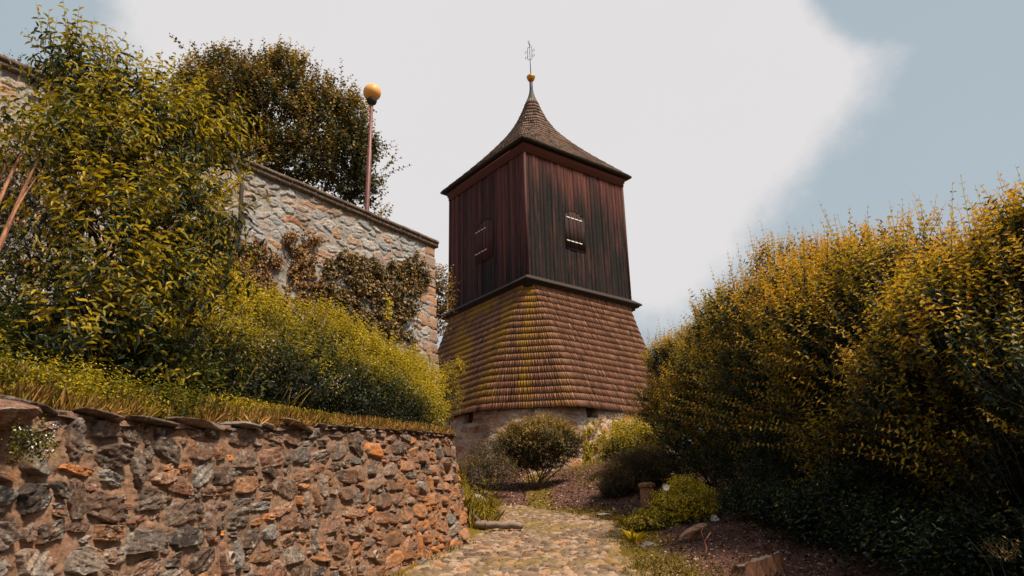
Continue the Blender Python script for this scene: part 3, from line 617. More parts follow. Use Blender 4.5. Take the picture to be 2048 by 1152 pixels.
a_ = Acc()
for Hh in holes:
    j = np.argmin(np.linalg.norm(bline-Hh[:2], axis=1)); c_ = bline[j]; d2 = nrm(TC-c_); n2_ = np.array([-d2[1], d2[0]])
    c_ = c_+d2*.18+n2_*.05; A = [c_-n2_*.1, c_+n2_*.1, c_+n2_*.1+d2*.8, c_-n2_*.1+d2*.8]; a_ = Acc(); a_.box([(*q, 6.28) for q in A]+[(*q, 6.62) for q in A], .8); a_.build('beam_end', TIMBER, tower)

# skirt
def moss_mix(g, c):
    a_m = g.attr('moss'); nz = g.noise(1.0, 5, .7, stretch=(7, 7, 3)); f_ = g.math('MULTIPLY', a_m, g.ramp(nz, [(.3, .25), (.55, 1.5)]), True)
    f_ = g.math('MULTIPLY', f_, 1.25, True)
    return g.mix(f_, c, g.ramp(g.noise(20, 3), [(.35, (.20, .10, .014)), (.65, (.42, .215, .018))]))
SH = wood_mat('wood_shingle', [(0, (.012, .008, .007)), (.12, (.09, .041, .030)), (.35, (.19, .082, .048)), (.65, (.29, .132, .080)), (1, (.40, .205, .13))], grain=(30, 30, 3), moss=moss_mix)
def moss_amt(r, mid, z, nd):
    l, rr = mid; left = max(0, -nd[1]-.75)*4; ch = max(0, 1-abs(nd[0]-nd[1])/.75)*(nd[0] < 0)
    n = fbm(np.array([(l-rr)*.9+30]), np.array([z*.75+3]), 3)[0]
    m = left*float(sstep(np.array(z), 5.2, 9.5))*.95+ch*(.35+.75*max(0, 1-abs((l-rr)+.2-(12-z)*.12)/.55)*(z > 7.2))+.30*left
    return float(np.clip(m*.5*(.1+1.8*float(sstep(n, .38, .7))), 0, 1)*r.uniform(.4, 1.2))
zs = np.linspace(0, 1, 20); lv = []
for q in zs:
    hw = 3.12+(5.55-3.12)*(q**1.06); k_ = 3.02+(2.85-3.02)*q if q > 0 else 3.02; k_ = min(k_, hw-.06-q*.0); lv.append((hw, hw-(.30+2.42*q**.95), 12.05-(12.05-6.50)*q))
V = np.concatenate([[tp(p[0]*(1-.07/h), p[1]*(1-.07/h), z) for p in ring_fn(h, k)[0][:-1]] for h, k, z in lv]); nR = 24; ii = np.arange(len(lv)-1)[:, None]*nR; jj = np.arange(nR)[None]; j2 = (jj+1) % nR
a_ = Acc(); a_.add(V, np.stack([ii+jj, ii+nR+jj, ii+nR+j2, ii+j2], -1).reshape(-1, 4), .1)
lo = lv[-1]; V = np.concatenate([[tp(p[0]*q_, p[1]*q_, z_) for p in ring_fn(lo[0], lo[1])[0][:-1]] for q_, z_ in ((.99, lo[2]), (.9, 6.6))]); a_.add(V, np.stack([jj[0], nR+jj[0], nR+j2[0], j2[0]], -1), .0)
a_.build('skirt_boarding', TIMBER, tower)
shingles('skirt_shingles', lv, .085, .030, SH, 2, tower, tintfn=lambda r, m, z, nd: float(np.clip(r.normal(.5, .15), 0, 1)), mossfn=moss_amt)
# apron under the ledge (plain steep boards), ledge, walls
DARKW = wood_mat('tarred_timber', [(0, (.012, .010, .011)), (.5, (.034, .022, .021)), (1, (.07, .035, .03))])
REDW = wood_mat('red_brown_timber', [(0, (.03, .016, .016)), (.5, (.10, .03, .026)), (1, (.20, .065, .05))])
def band(acc, rings, t=.5):
    V = np.concatenate([ring_pts(h, h-.0001, z, 1, 1) for h, z in rings])[:, :]; m_ = len(rings); ii = np.arange(m_-1)[:, None]*8; jj = np.arange(8)[None]; j2 = (jj+1) % 8
    acc.add(V, np.stack([ii+jj, ii+8+jj, ii+8+j2, ii+j2], -1).reshape(-1, 4), t)
a_ = Acc(); band(a_, [(3.00, 12.42), (3.06, 12.40), (3.38, 12.16), (3.39, 12.09), (3.30, 12.07), (3.28, 12.00), (3.16, 11.97), (3.14, 11.86), (3.05, 11.85)], .5); a_.build('ledge', DARKW, tower)
HW = 3.0; ZB, ZT = 12.38, 18.36
# bell storey boards
r = rng_(14)
BOARD = None
g = G('weathered_boards'); t_ = g.attr('tint'); c = g.ramp(t_, [(0, (.018, .014, .015)), (.35, (.050, .024, .023)), (.7, (.105, .038, .034)), (1, (.18, .068, .055))])
gr = g.noise(1.0, 6, .7, stretch=(18, 18, .9)); c = g.mix(.8, c, g.ramp(gr, [(.3, .25), (.5, .9), (.7, 1.7)]), 'MULTIPLY')
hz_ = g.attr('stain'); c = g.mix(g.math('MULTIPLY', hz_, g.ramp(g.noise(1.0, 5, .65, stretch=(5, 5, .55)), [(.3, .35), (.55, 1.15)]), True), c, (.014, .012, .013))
c = g.mix(g.ramp(g.noise(1.0, 5, .75, stretch=(26, 26, 7)), [(.60, 0.0), (.72, .5)]), c, (.20, .13, .12))
g.bump(gr, .6, .012); BOARD = g.fin(c, .85, .12)
def boards(name, axis, sgn, parent):
    u = -HW; VV = []; FF = []; Tn = []; St = []; n = 0; ns = 24; zz = np.linspace(ZB-.02, ZT+.02, ns)
    while u < HW-.02:
        wd_ = min(r.uniform(.16, .24), HW-u); dp = r.choice([0, .022])+r.uniform(0, .012); tn_ = r.uniform(.3, .8); st0 = r.uniform(0, 1)
        for zi in range(ns):
            for (uu_, oo) in ((u+.006, -.06), (u+.006, dp), (u+wd_-.006, dp), (u+wd_-.006, -.06)):
                p = (uu_, -HW-oo) if axis == 'l' else (-HW-oo, uu_)
                p = (p[0]*1, p[1]*1) if sgn > 0 else (-p[0], -p[1]); VV.append(tp(p[0], p[1], zz[zi]))
                hh = (zz[zi]-ZB)/(ZT-ZB)
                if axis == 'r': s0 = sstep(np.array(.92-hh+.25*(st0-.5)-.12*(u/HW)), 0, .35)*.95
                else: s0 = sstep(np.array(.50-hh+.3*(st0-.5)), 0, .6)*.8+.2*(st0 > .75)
                St.append(float(s0))
        for zi in range(ns-1):
            b = n+zi*4
            for a2 in range(3): FF.append([b+a2, b+a2+1, b+a2+5, b+a2+4]); Tn.append(tn_)
        n += ns*4; u += wd_
    o = mesh_obj(name, VV, np.array(FF), BOARD, parent, fa={'tint': Tn}, pa={'stain': St}); return o
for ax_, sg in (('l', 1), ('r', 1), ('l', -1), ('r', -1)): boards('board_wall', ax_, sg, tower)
a_ = Acc(); band(a_, [(2.93, 18.4), (2.93, 12.3)], .1); a_.build('storey_core', DARKW, tower)
# corner posts
a_ = Acc()
for (l, q) in ((-1, -1), (1, -1), (-1, 1), (1, 1)):
    c_ = np.array([l, q])*(HW+.01); A = [c_+[-.05, -.05], c_+[.05, -.05], c_+[.05, .05], c_+[-.05, .05]]; a_ = Acc(); a_.box([tp(*p, ZB) for p in A]+[tp(*p, ZT) for p in A], .35); a_.build('corner_post', REDW, tower)
# hatches: boarded shutters with slim slits (pale strips painted in for daylight showing through)
g = G('slit_daylight'); SLIT_LIGHT = g.fin(g.mix(g.noise(30, 3), (.55, .5, .48), (.8, .77, .75)), .6, .3)
def hatch(axis, u0, zc, wd_, hh):
    pts_ = [(-wd_/2, -hh/2), (wd_/2, -hh/2), (wd_/2, hh/2-.25), (wd_/2*.6, hh/2-.06), (0, hh/2), (-wd_/2*.6, hh/2-.06), (-wd_/2, hh/2-.25)]
    f = lambda u, z, o: tp(u0+u, -HW-o, zc+z) if axis == 'l' else tp(-HW-o, u0+u, zc+z)
    a = Acc(); L = []
    for i in range(len(pts_)):   # raised rim outline
        p, q = np.array(pts_[i]), np.array(pts_[(i+1) % len(pts_)]); d_ = nrm(q-p); nr = np.array([-d_[1], d_[0]])*.012
        c8 = [f(*(p-nr), .03), f(*(q-nr), .03), f(*(q+nr), .03), f(*(p+nr), .03)]+[f(*(p-nr), .052), f(*(q-nr), .052), f(*(q+nr), .052), f(*(p+nr), .052)]; a.box(c8, .15)
    h_ = a.build('hatch', BOARD, tower)
    a = Acc(); nb = 5
    for k_ in range(nb):
        x0 = -wd_/2+wd_*k_/nb+.012; x1 = -wd_/2+wd_*(k_+1)/nb-.012; top_ = hh/2-.05-.22*abs((k_+.5)/nb*2-1)**2
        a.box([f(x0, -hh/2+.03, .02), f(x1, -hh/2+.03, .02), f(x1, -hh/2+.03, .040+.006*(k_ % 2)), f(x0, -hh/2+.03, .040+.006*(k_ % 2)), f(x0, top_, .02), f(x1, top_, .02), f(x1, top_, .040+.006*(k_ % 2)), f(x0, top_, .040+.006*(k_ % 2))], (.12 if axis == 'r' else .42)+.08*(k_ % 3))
    o = a.build('hatch_board', BOARD, h_)
    return h_, f
def slits(h_, f, spans, z, slope=0.0, th=.035):
    a = Acc()
    for (x0, x1) in spans: a.box([f(x0, z, .03), f(x1, z+slope, .03), f(x1, z+slope, .058), f(x0, z, .058), f(x0, z+th, .03), f(x1, z+th+slope, .03), f(x1, z+th+slope, .058), f(x0, z+th, .058)], .5)
    a.build('daylight_strip', SLIT_LIGHT, h_)  # strips coloured as daylight behind the shutter, no real gaps
def on_face(px, py, axis):
    r_ = ray(px, py); nrm_ = np.array([*(-DL), 0]) if axis == 'r' else np.array([*(-DR), 0]); P0 = tp(-HW, 0, 0) if axis == 'r' else tp(0, -HW, 0)
    t = ((P0-EYE)@nrm_)/(r_@nrm_); P = EYE+r_*t; d_ = P[:2]-TC; return (d_@DR if axis == 'r' else d_@DL), P[2]
ur, zr = on_face(1149, 462, 'r'); h_, f = hatch('r', ur, zr, 1.15, 1.9)
for (x0, y0, x1, y1) in ((1131, 434, 1163, 446), (1132, 480, 1164, 492)):
    (u0, z0), (u1, z1) = on_face(x0, y0, 'r'), on_face(x1, y1, 'r'); q = [u0-ur+(u1-u0)*k_/4 for k_ in range(5)]; slits(h_, f, [(q[k_]+.02, q[k_+1]-.03) for k_ in range(4)], (z0+z1)/2-zr, 0, .05)
ul, zl = on_face(970, 480, 'l'); h_, f = hatch('l', ul, zl, 1.35, 2.0)
for (x0, y0, x1, y1) in ((951, 468, 974, 457), (951, 511, 976, 500)):
    (u0, z0), (u1, z1) = on_face(x0, y0, 'l'), on_face(x1, y1, 'l'); u0, u1 = min(u0, u1), max(u0, u1); q = [u0-ul+(u1-u0)*k_/4 for k_ in range(5)]; slits(h_, f, [(q[k_]+.03, q[k_+1]-.05) for k_ in range(4)], (z0+z1)/2-zl, 0, .035)
# cornice mouldings under the eaves
a_ = Acc(); band(a_, [(3.03, 18.20), (3.08, 18.20), (3.08, 18.36), (3.12, 18.38), (3.12, 18.46), (3.17, 18.50), (3.17, 18.60), (3.05, 18.62)], .6); a_.build('cornice', REDW, tower)
a_ = Acc(); band(a_, [(3.0, 18.70), (3.36, 18.62), (3.39, 18.70), (3.35, 18.77)], .3); a_.build('eaves', DARKW, tower)
# roof: concave bell-cast pyramid, corners softening upwards
rl = []; nr = 19; zr_ = [18.72, 19.1, 19.5, 20.0, 20.6, 21.3, 22.0, 22.6, 23.1, 23.45]; hr_ = [3.37, 3.02, 2.64, 2.20, 1.72, 1.22, .82, .56, .37, .27]
zf = np.linspace(18.72, 23.45, 60); hf_ = np.interp(zf, zr_, hr_); hf_ = np.convolve(np.pad(hf_, 3, mode='reflect', reflect_type='odd'), np.ones(7)/7, 'valid')
for i in range(nr+1):
    q = 1-i/nr; z_ = 18.72+(23.45-18.72)*q; hw = float(np.interp(z_, zf, hf_)); ch_ = hw*(.06+.50*float(sstep(np.array(q), .0, .75))); rl.append((hw, hw-ch_, z_))
V = np.concatenate([[tp(p[0]*(1-.04/h), p[1]*(1-.04/h), z) for p in ring_fn(h, k)[0][:-1]] for h, k, z in rl]); ii = np.arange(len(rl)-1)[:, None]*24; jj = np.arange(24)[None]; j2 = (jj+1) % 24
a_ = Acc(); a_.add(V, np.stack([ii+jj, ii+24+jj, ii+24+j2, ii+j2], -1).reshape(-1, 4), .1); a_.build('roof_boarding', TIMBER, tower)
SHR = wood_mat('roof_shingle', [(0, (.015, .010, .009)), (.12, (.12, .075, .06)), (.4, (.23, .14, .11)), (.8, (.34, .22, .17)), (1, (.42, .28, .17))], grain=(30, 30, 3))
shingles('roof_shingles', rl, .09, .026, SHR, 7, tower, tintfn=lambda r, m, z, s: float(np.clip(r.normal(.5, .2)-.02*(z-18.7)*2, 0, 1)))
METAL = (lambda g: g.fin(g.ramp(g.noise(12, 4), [(.3, (.03, .035, .038)), (.7, (.07, .075, .08))]), .7, .3, .1))(G('grey_sheet_metal'))
IRON = (lambda g: g.fin((.03, .035, .04), .6, .4, .5))(G('wrought_iron'))
GOLD = (lambda g: g.fin(g.mix(g.noise(5, 3), (.62, .28, .04), (.42, .15, .03)), .35, .6, .75))(G('gilded_copper'))
ax3 = tp(0, 0, 0)
a_ = Acc(); a_.lathe([(.34, 23.30), (.28, 23.5), (.19, 23.75), (.12, 24.0), (.09, 24.25), (.085, 24.78), (.001, 24.79)], ax3, 16); a_.build('metal_cap', METAL, tower, True)
a_ = Acc(); a_.lathe([(.06, 24.70), (.11, 24.72), (.17, 24.80), (.22, 24.93), (.23, 24.98), (.22, 25.01), (.19, 25.03), (.14, 25.10), (.07, 25.16), (.04, 25.19), (.025, 25.22), (.001, 25.23)], ax3, 20); bl2 = a_.build('finial_ball', GOLD, tower, True)
fz = lambda z: 25.2+(z-26.6)*.87
a_ = Acc(); a_.tube([ax3+[0, 0, fz(26.6)], ax3+[-.01, 0, fz(27.6)], ax3+[-.03, 0, fz(29.0)]], [.025, .018, .012], 6)
cdir = np.array([1.0, 0.1, 0])
for (x0, z0, x1, z1) in ((-.13, 27.6, -.13, 28.42), (.10, 27.7, .10, 28.5), (-.13, 28.42, .10, 28.56), (-.06, 28.75, .03, 28.6), (-.10, 28.9, .02, 28.66), (-.13, 27.6, 0, 27.55), (.10, 27.7, 0, 27.55)):
    a_.tube([ax3+cdir*x0+[0, 0, fz(z0)], ax3+cdir*x1+[0, 0, fz(z1)]], .014, 5)
for (x, z, sg) in ((-.13, 27.62, -1), (-.13, 28.02, -1), (.10, 27.88, 1), (.10, 28.25, 1)):
    th = np.linspace(0, 4.4, 10); a_.tube([ax3+cdir*(x+sg*(.07-.07*cos(q)*.9))+[0, 0, fz(z)+.08*sin(q)*sg*-1+.05] for q in th], .012, 5)
a_.build('wrought_finial', IRON, tower)

# ---------------------------------------------------------------- street lamp behind the terrace wall
lb = atY(734, 425, 19.3); lt = atY(743, 205, 19.3); lam = empty('street_lamp', (lb[0], lb[1], 9.5)); tag(lam, 'globe lamp with amber sphere on a red-brown pole behind the high wall', 'street lamp')
REDP = (lambda g: g.fin(g.ramp(g.noise(8, 4), [(.3, (.10, .028, .03)), (.7, (.18, .055, .05))]), .5, .4))(G('red_painted_steel'))
gl = G('amber_globe'); AMB = gl.fin(gl.ramp(gl.noise(1.5, 2), [(.3, (.60, .27, .06)), (.8, (.70, .36, .11))]), .5, .4)
lx, ly = lb[0]-.01, lb[1]; topz = lt[2]; midz = atY(738, 300, 19.3)[2]
a_ = Acc(); a_.lathe([(.07, 9.5), (.07, midz), (.055, midz+.03), (.05, topz-.02), (.001, topz-.01)], (lx, ly, 0), 14); a_.build('pole', REDP, lam, True)
a_ = Acc(); a_.lathe([(.05, topz-.10), (.13, topz-.02), (.15, topz+.05), (.15, topz+.09), (.001, topz+.09)], (lx, ly, 0), 18); a_.build('socket', DARKW, lam, True)
R_ = .26; cz = atY(743, 185, 19.3)[2]; a_ = Acc(); a_.lathe([(R_*sin(q), cz-R_*cos(q)) for q in np.linspace(.45, pi-.001, 22)], (lx, ly, 0), 28); a_.build('globe', AMB, lam, True)

# ================================================================ vegetation
def stems(root, name, mat, base, ends, r, r0=.05, sides=7, wob=.12, n=7):
    for e_ in ends:
        a = Acc(); base = np.array(base, float); e_ = np.array(e_, float); q = np.linspace(0, 1, n)[:, None]; b0 = base+np.array([r.normal(0, .08), r.normal(0, .08), -.1])
        P = b0+(e_-b0)*q; P += (np.sin(q*pi)*r.normal(0, wob, 3)+np.sin(q*2*pi)*r.normal(0, wob*.4, 3)); P[:, 2] = np.maximum(P[:, 2], b0[2])
        rr = r0*r.uniform(.7, 1.2); a.tube(P, rr*(1-.75*q[:, 0]), sides); a.build(name, mat, root, True)
def shrub(kind, label, cat, base, blobs, seed, nsh, mat, leafL, W, sp, ln, updir=.5, outdir=.6, curve=.0, tint=(.35, .6), inner=.35, tint_in=.12, kite=False, group=None, stemends=6, bark=None, r0=.04, twigs=True, pair=True,
          bump=.12, cull=None, spread=.9, droop=.12, toptint=.25, zspan=None, tj=.12, extra=None, lo=.72, taper=.5, wob=.12, botfade=0.0, twr=.004, locz=None):
    r = rng_(seed); root = empty(kind, base); tag(root, label, cat, group)
    St, O = blob_starts(r, blobs, nsh, lo, 1.0, .25, cull, bump); up = np.array([0, 0, 1.])
    zl, zh = (min(b[2]-b[5] for b in blobs), max(b[2]+b[5] for b in blobs)) if zspan is None else zspan
    gnd = ground_z(St[:, 0], St[:, 1]) if base[2] < 9 else np.full(len(St), 9.5)
    kp = St[:, 2] > gnd+.05
    if botfade: kp &= r.random(len(St)) < np.clip(1-botfade*(1-(St[:, 2]-zl)/(zh-zl))**1.2, .05, 1)
    St, O = St[kp], O[kp]
    D = nrm(O*outdir+up*updir+r.normal(0, .28, St.shape)); Ln = r.uniform(ln[0], ln[1], len(St))
    hgt = np.clip((St[:, 2]-zl)/(zh-zl), 0, 1); vis = toptint*(hgt-.5)*1.6+.35*toptint*(O[:, 2])  # upper, skyward leaves yellower: young growth plus top light and lower shade painted in
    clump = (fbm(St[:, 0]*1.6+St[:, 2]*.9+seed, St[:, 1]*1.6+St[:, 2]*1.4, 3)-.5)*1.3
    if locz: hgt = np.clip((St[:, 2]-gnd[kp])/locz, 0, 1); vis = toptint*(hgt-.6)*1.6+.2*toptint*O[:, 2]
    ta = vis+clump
    st0 = St-D*(Ln*.35)[:, None]
    sets = [shoot_leaves(r, st0, D, Ln*1.2, sp, leafL, W, curve, .1, tint, tj, pair, spread, kite, droop, tadd=ta, taper=taper)]
    if extra is not None:
        for (P_, D_, L_) in extra:
            P_ = np.array(P_, float); D_ = np.array(D_, float); L_ = np.array(L_, float); sets.append(shoot_leaves(r, P_, D_, L_, sp, leafL, W, curve, .05, (tint[0]+.1, tint[1]+.15), tj, pair, spread, kite, droop, taper=taper))
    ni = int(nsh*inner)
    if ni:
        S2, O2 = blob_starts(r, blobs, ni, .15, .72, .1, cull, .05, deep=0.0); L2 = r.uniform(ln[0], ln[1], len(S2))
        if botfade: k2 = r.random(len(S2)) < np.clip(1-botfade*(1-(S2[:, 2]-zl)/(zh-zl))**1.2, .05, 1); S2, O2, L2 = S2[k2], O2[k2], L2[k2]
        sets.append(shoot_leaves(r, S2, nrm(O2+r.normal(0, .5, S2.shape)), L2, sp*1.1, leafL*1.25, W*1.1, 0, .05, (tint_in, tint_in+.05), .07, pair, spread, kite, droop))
    leaf_obj('foliage', mat, root, sets)
    if twigs:
        a = Acc(); twig_mesh(a, st0, D, Ln*1.15, twr, curve)
        if extra is not None:
            for (P_, D_, L_) in extra: twig_mesh(a, np.array(P_, float), np.array(D_, float), np.array(L_, float), twr*1.2, curve)
        tw_ = a.build('twigs', BARK_TWIG, root)
    if stemends:
        c = np.array([b[:3] for b in blobs]); ends = [c[r.integers(len(c))]+r.normal(0, .25, 3)*np.array([1, 1, .6]) for _ in range(stemends)]
        stems(root, 'stem', bark or BARK_DARK, base, ends, r, r0, wob=wob)
    return root

# ---- tall shrubs in a row on the right of the path
GR = 'tall shrubs in the row right of the path'
def B(x, y, dz, rx, ry, rz): return (x, y, gz(x, y)+dz, rx, ry, rz)
rowdef = [
 (4.6, 18.6, 3.95, 1.45, 'tall shrub at the far end of the right-hand row, its foliage touching the tower skirt'),
 (4.95, 15.6, 4.1, 1.6, 'tall shrub in the right-hand row, behind the golden bush and second from the tower'),
 (4.85, 12.6, 4.2, 1.6, 'tall shrub with bare forking stems beside the tilted rock and the tree stump'),
 (5.00, 9.9, 3.9, 1.6, 'tall shrub in the right-hand row rising just behind the tree stump'),
 (5.25, 7.4, 3.35, 1.5, 'nearest tall shrub, cut by the right edge, largest leaves of the row'),
]
for i, (x, y, h, rad, lab) in enumerate(rowdef):
    r = rng_(100+i); bl = []
    bl.append(B(x, y, h*.60, rad, rad, h*.30)); bl.append(B(x-.3, y+.4, h*.42, rad*.75, rad*.9, h*.28)); bl.append(B(x+.1, y-.6, h*.76, rad*.72, rad*.7, h*.20)); bl.append(B(x-.2, y+.7, h*.74, rad*.7, rad*.7, h*.19)); bl.append(B(x+.6, y, h*.35, rad*.8, rad, h*.28)); bl.append(B(x+.5, y+.2, h*.16, rad*.75, rad*1.1, h*.17)); bl.append(B(x-.15, y+rad*.75, h*.5, rad*.7, rad*.7, h*.3)); bl.append(B(x-.55, y-.3, h*.24, rad*.55, rad*.7, h*.20))
    near = np.clip(14/(y+3), .8, 1.6)
    for k_ in range(20):
        th_ = r.uniform(0, 6.28); ph_ = r.uniform(-.35, 1.45); q_ = r.uniform(.8, 1.05); s_b = r.uniform(.38, .62); bl.append((x+rad*.95*q_*math.cos(ph_)*math.cos(th_), y+rad*.95*q_*math.cos(ph_)*math.sin(th_), gz(x, y)+h*.55+h*.40*q_*math.sin(ph_)-.12, s_b, s_b, s_b*.85))
    # long leading shoots on top and arching side sprays
    cz = gz(x, y); n = 95; ang = r.uniform(0, 6.28, n); rr = rad*np.sqrt(r.random(n))*.95; P = np.stack([x+rr*np.cos(ang), y+rr*np.sin(ang), cz+h*(.90-.16*(rr/rad)**2)+r.normal(0, .08, n)-.18], 1); D = np.stack([r.normal(0, .16, n), r.normal(0, .16, n), np.ones(n)], 1); Lx = r.uniform(.4, 1.0, n)
    m_ = 26; a2 = r.uniform(2.2, 4.1, m_); P2 = np.stack([x+rad*.8*np.cos(a2), y+rad*.8*np.sin(a2), cz+h*r.uniform(.25, .6, m_)], 1); D2 = np.stack([np.cos(a2)*1.0, np.sin(a2)*.7, r.uniform(.0, .35, m_)], 1); L2 = r.uniform(.5, 1.0, m_)
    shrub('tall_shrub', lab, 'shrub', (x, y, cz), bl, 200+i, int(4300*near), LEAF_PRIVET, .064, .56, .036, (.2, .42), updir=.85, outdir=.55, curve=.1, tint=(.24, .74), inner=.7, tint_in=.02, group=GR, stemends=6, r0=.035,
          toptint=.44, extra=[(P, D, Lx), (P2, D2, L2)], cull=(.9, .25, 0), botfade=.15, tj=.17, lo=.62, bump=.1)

hp = [(7.0, 4.0, gz(7, 4)+1.3), (7.2, 8, gz(7.2, 8)+1.4), (7.3, 12, gz(7.3, 12)+1.5), (7.0, 16, gz(7, 16)+1.5), (6.8, 21, gz(6.8, 21)+1.4), (7.2, 26, gz(7.2, 26)+1.2)]
def line_blobs(pts_, n, rfn):
    o = []
    for i in range(n):
        q = i/(n-1)*(len(pts_)-1); j = min(int(q), len(pts_)-2); f_ = q-j; p = np.array(pts_[j])*(1-f_)+np.array(pts_[j+1])*f_; o.append((*p[:2], p[2], *rfn(i/(n-1))))
    return o
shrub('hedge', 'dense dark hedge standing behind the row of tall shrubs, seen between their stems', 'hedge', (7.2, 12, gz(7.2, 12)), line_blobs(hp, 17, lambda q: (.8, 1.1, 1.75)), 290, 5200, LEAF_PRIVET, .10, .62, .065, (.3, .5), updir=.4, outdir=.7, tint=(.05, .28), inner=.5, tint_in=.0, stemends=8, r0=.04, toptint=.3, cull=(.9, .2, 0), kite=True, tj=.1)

shrub('backing_shrub', 'dark shrub filling the gap between the tower corner and the far end of the row', 'shrub', (6.6, 24.5, gz(6.6, 24.5)), [(6.4, 24.5, gz(6.4, 24.5)+1.0, 1.5, 1.2, 1.5), (5.2, 23.0, gz(5.2, 23)+.7, 1.0, .9, 1.0), (8.2, 25, gz(8, 25)+1.2, 1.5, 1.2, 1.7)], 295, 1800, LEAF_PRIVET, .09, .6, .06, (.25, .5), tint=(.15, .45), inner=.4, kite=True, stemends=4, cull=(.5, .8, 0))

# ---- big shrub at the left on the bank
x, y = -3.75, 6.9; zb = gz(x, y)
def A6(px, py, Y, r1, r2=None, r3=None):
    P = atY(px, py, Y); return (*P, r1, r2 or r1, r3 or r1)
bl = [A6(215, 330, 6.9, .55, .6, .5), A6(320, 330, 7.3, .50, .6, .46), A6(140, 290, 6.6, .33), A6(170, 165, 6.9, .30, .34, .36), A6(200, 220, 6.9, .34, .34, .34), A6(320, 230, 7.4, .34, .4, .34), A6(415, 290, 7.7, .24, .4, .34), A6(220, 480, 6.6, .62, .55, .5), A6(360, 450, 7.0, .5, .5, .5), A6(230, 620, 6.4, .55, .5, .45), A6(170, 700, 6.2, .42, .4, .3), A6(350, 590, 6.8, .36, .36, .3)]
ex_px = [((90, 110, 6.6), (75, 0, 6.5)), ((135, 120, 6.7), (130, -10, 6.6)), ((175, 120, 6.9), (190, 30, 6.9)), ((215, 110, 7), (255, 65, 7)), ((200, 150, 7), (215, 40, 7)), ((290, 170, 7.3), (285, 100, 7.3)), ((310, 170, 7.3), (325, 95, 7.3)), ((345, 190, 7.4), (350, 110, 7.4)), ((390, 240, 7.6), (410, 130, 7.6)), ((430, 260, 7.7), (460, 205, 7.7)),
         ((330, 560, 6.6), (450, 600, 6.5)), ((320, 600, 6.6), (405, 640, 6.5)), ((300, 730, 6.3), (390, 745, 6.2)), ((360, 430, 6.8), (460, 470, 6.7)), ((30, 260, 6.3), (40, 215, 6.3)), ((80, 250, 6.4), (60, 200, 6.4)), ((120, 260, 6.4), (165, 205, 6.3)), ((200, 290, 6.4), (255, 250, 6.3)), ((90, 90, 6.6), (100, 15, 6.6)), ((150, 100, 6.6), (160, 5, 6.6))]
P = np.array([atY(*a) for a, b in ex_px]); Dd = np.array([atY(*b)-atY(*a) for a, b in ex_px]); big = (P, Dd, np.linalg.norm(Dd, axis=1)*1.05)
shrub('broadleaf_shrub', 'big sprawling shrub with long drooping yellow-green leaves on the bank at upper left', 'shrub', (x, y, zb), bl, 301, 1250, LEAF_BROAD, .084, .36, .05, (.3, .75), updir=.55, outdir=.75, curve=-.15, tint=(.34, .66), inner=.4, tint_in=.04,
      stemends=6, r0=.05, toptint=.22, extra=[big, (big[0]+[.05, .05, -.06], big[1]+rng_(1).normal(0, .06, big[1].shape), big[2]*.9)], bump=.26, spread=1.0, droop=.35, cull=(-.3, .9, 0), tj=.15, lo=.55, wob=.2, taper=.3, botfade=.35)
x, y = atY(10, 520, 8.6)[:2]; shrub('brown_shrub', 'brownish thin shrub against the terrace wall behind the bare stems at far left', 'shrub', (x, y, gz(x, y)), [A6(30, 360, 9.0, .5, .5, .5), A6(-30, 400, 9.0, .5, .5, .6), A6(60, 430, 8.6, .5, .5, .45), A6(20, 500, 8.4, .6, .5, .5)], 311, 800, LEAF_SMALL, .06, .6, .05, (.2, .45), tint=(.25, .6), inner=.3, stemends=5, r0=.02, kite=True, tj=.18)
# bare leaning stems at the far left
r = rng_(71); root = empty('bare_stem_shrub', (*atY(-30, 560, 6.0)[:2], gz(*atY(-30, 560, 6.0)[:2]))); tag(root, 'leaning cluster of bare red-brown stems at the far left edge', 'shrub')
for (p, q, w0) in (((-10, 500), (85, 300), .030), ((-22, 440), (60, 275), .026), ((5, 480), (75, 355), .020), ((-60, 470), (30, 300), .020)):
    a_ = Acc(); A_ = atY(*p, 5.6); A_ = A_-(atY(*q, 5.9)-A_)*.6; C_ = atY(*q, 5.9); C_ = C_+(C_-A_)*.12; qq = np.linspace(0, 1, 9)[:, None]; a_.tube(A_+(C_-A_)*qq+np.sin(qq*pi)*r.normal(0, .03, 3)+np.sin(qq*7)*.008, w0*(1.0-.93*qq[:, 0]**1.3), 8); a_.build('stem', BARK_RED, root, True)
St = np.array([atY(px, py, 5.8) for px, py in zip(r.uniform(-60, 130, 120), r.uniform(215, 330, 120))])
leaf_obj('foliage', LEAF_BROAD, root, [shoot_leaves(r, St, r.normal(0, 1, St.shape)+[0, 0, .6], r.uniform(.2, .4, 120), .07, .075, .5, tint=(.3, .6), droop=.25)])

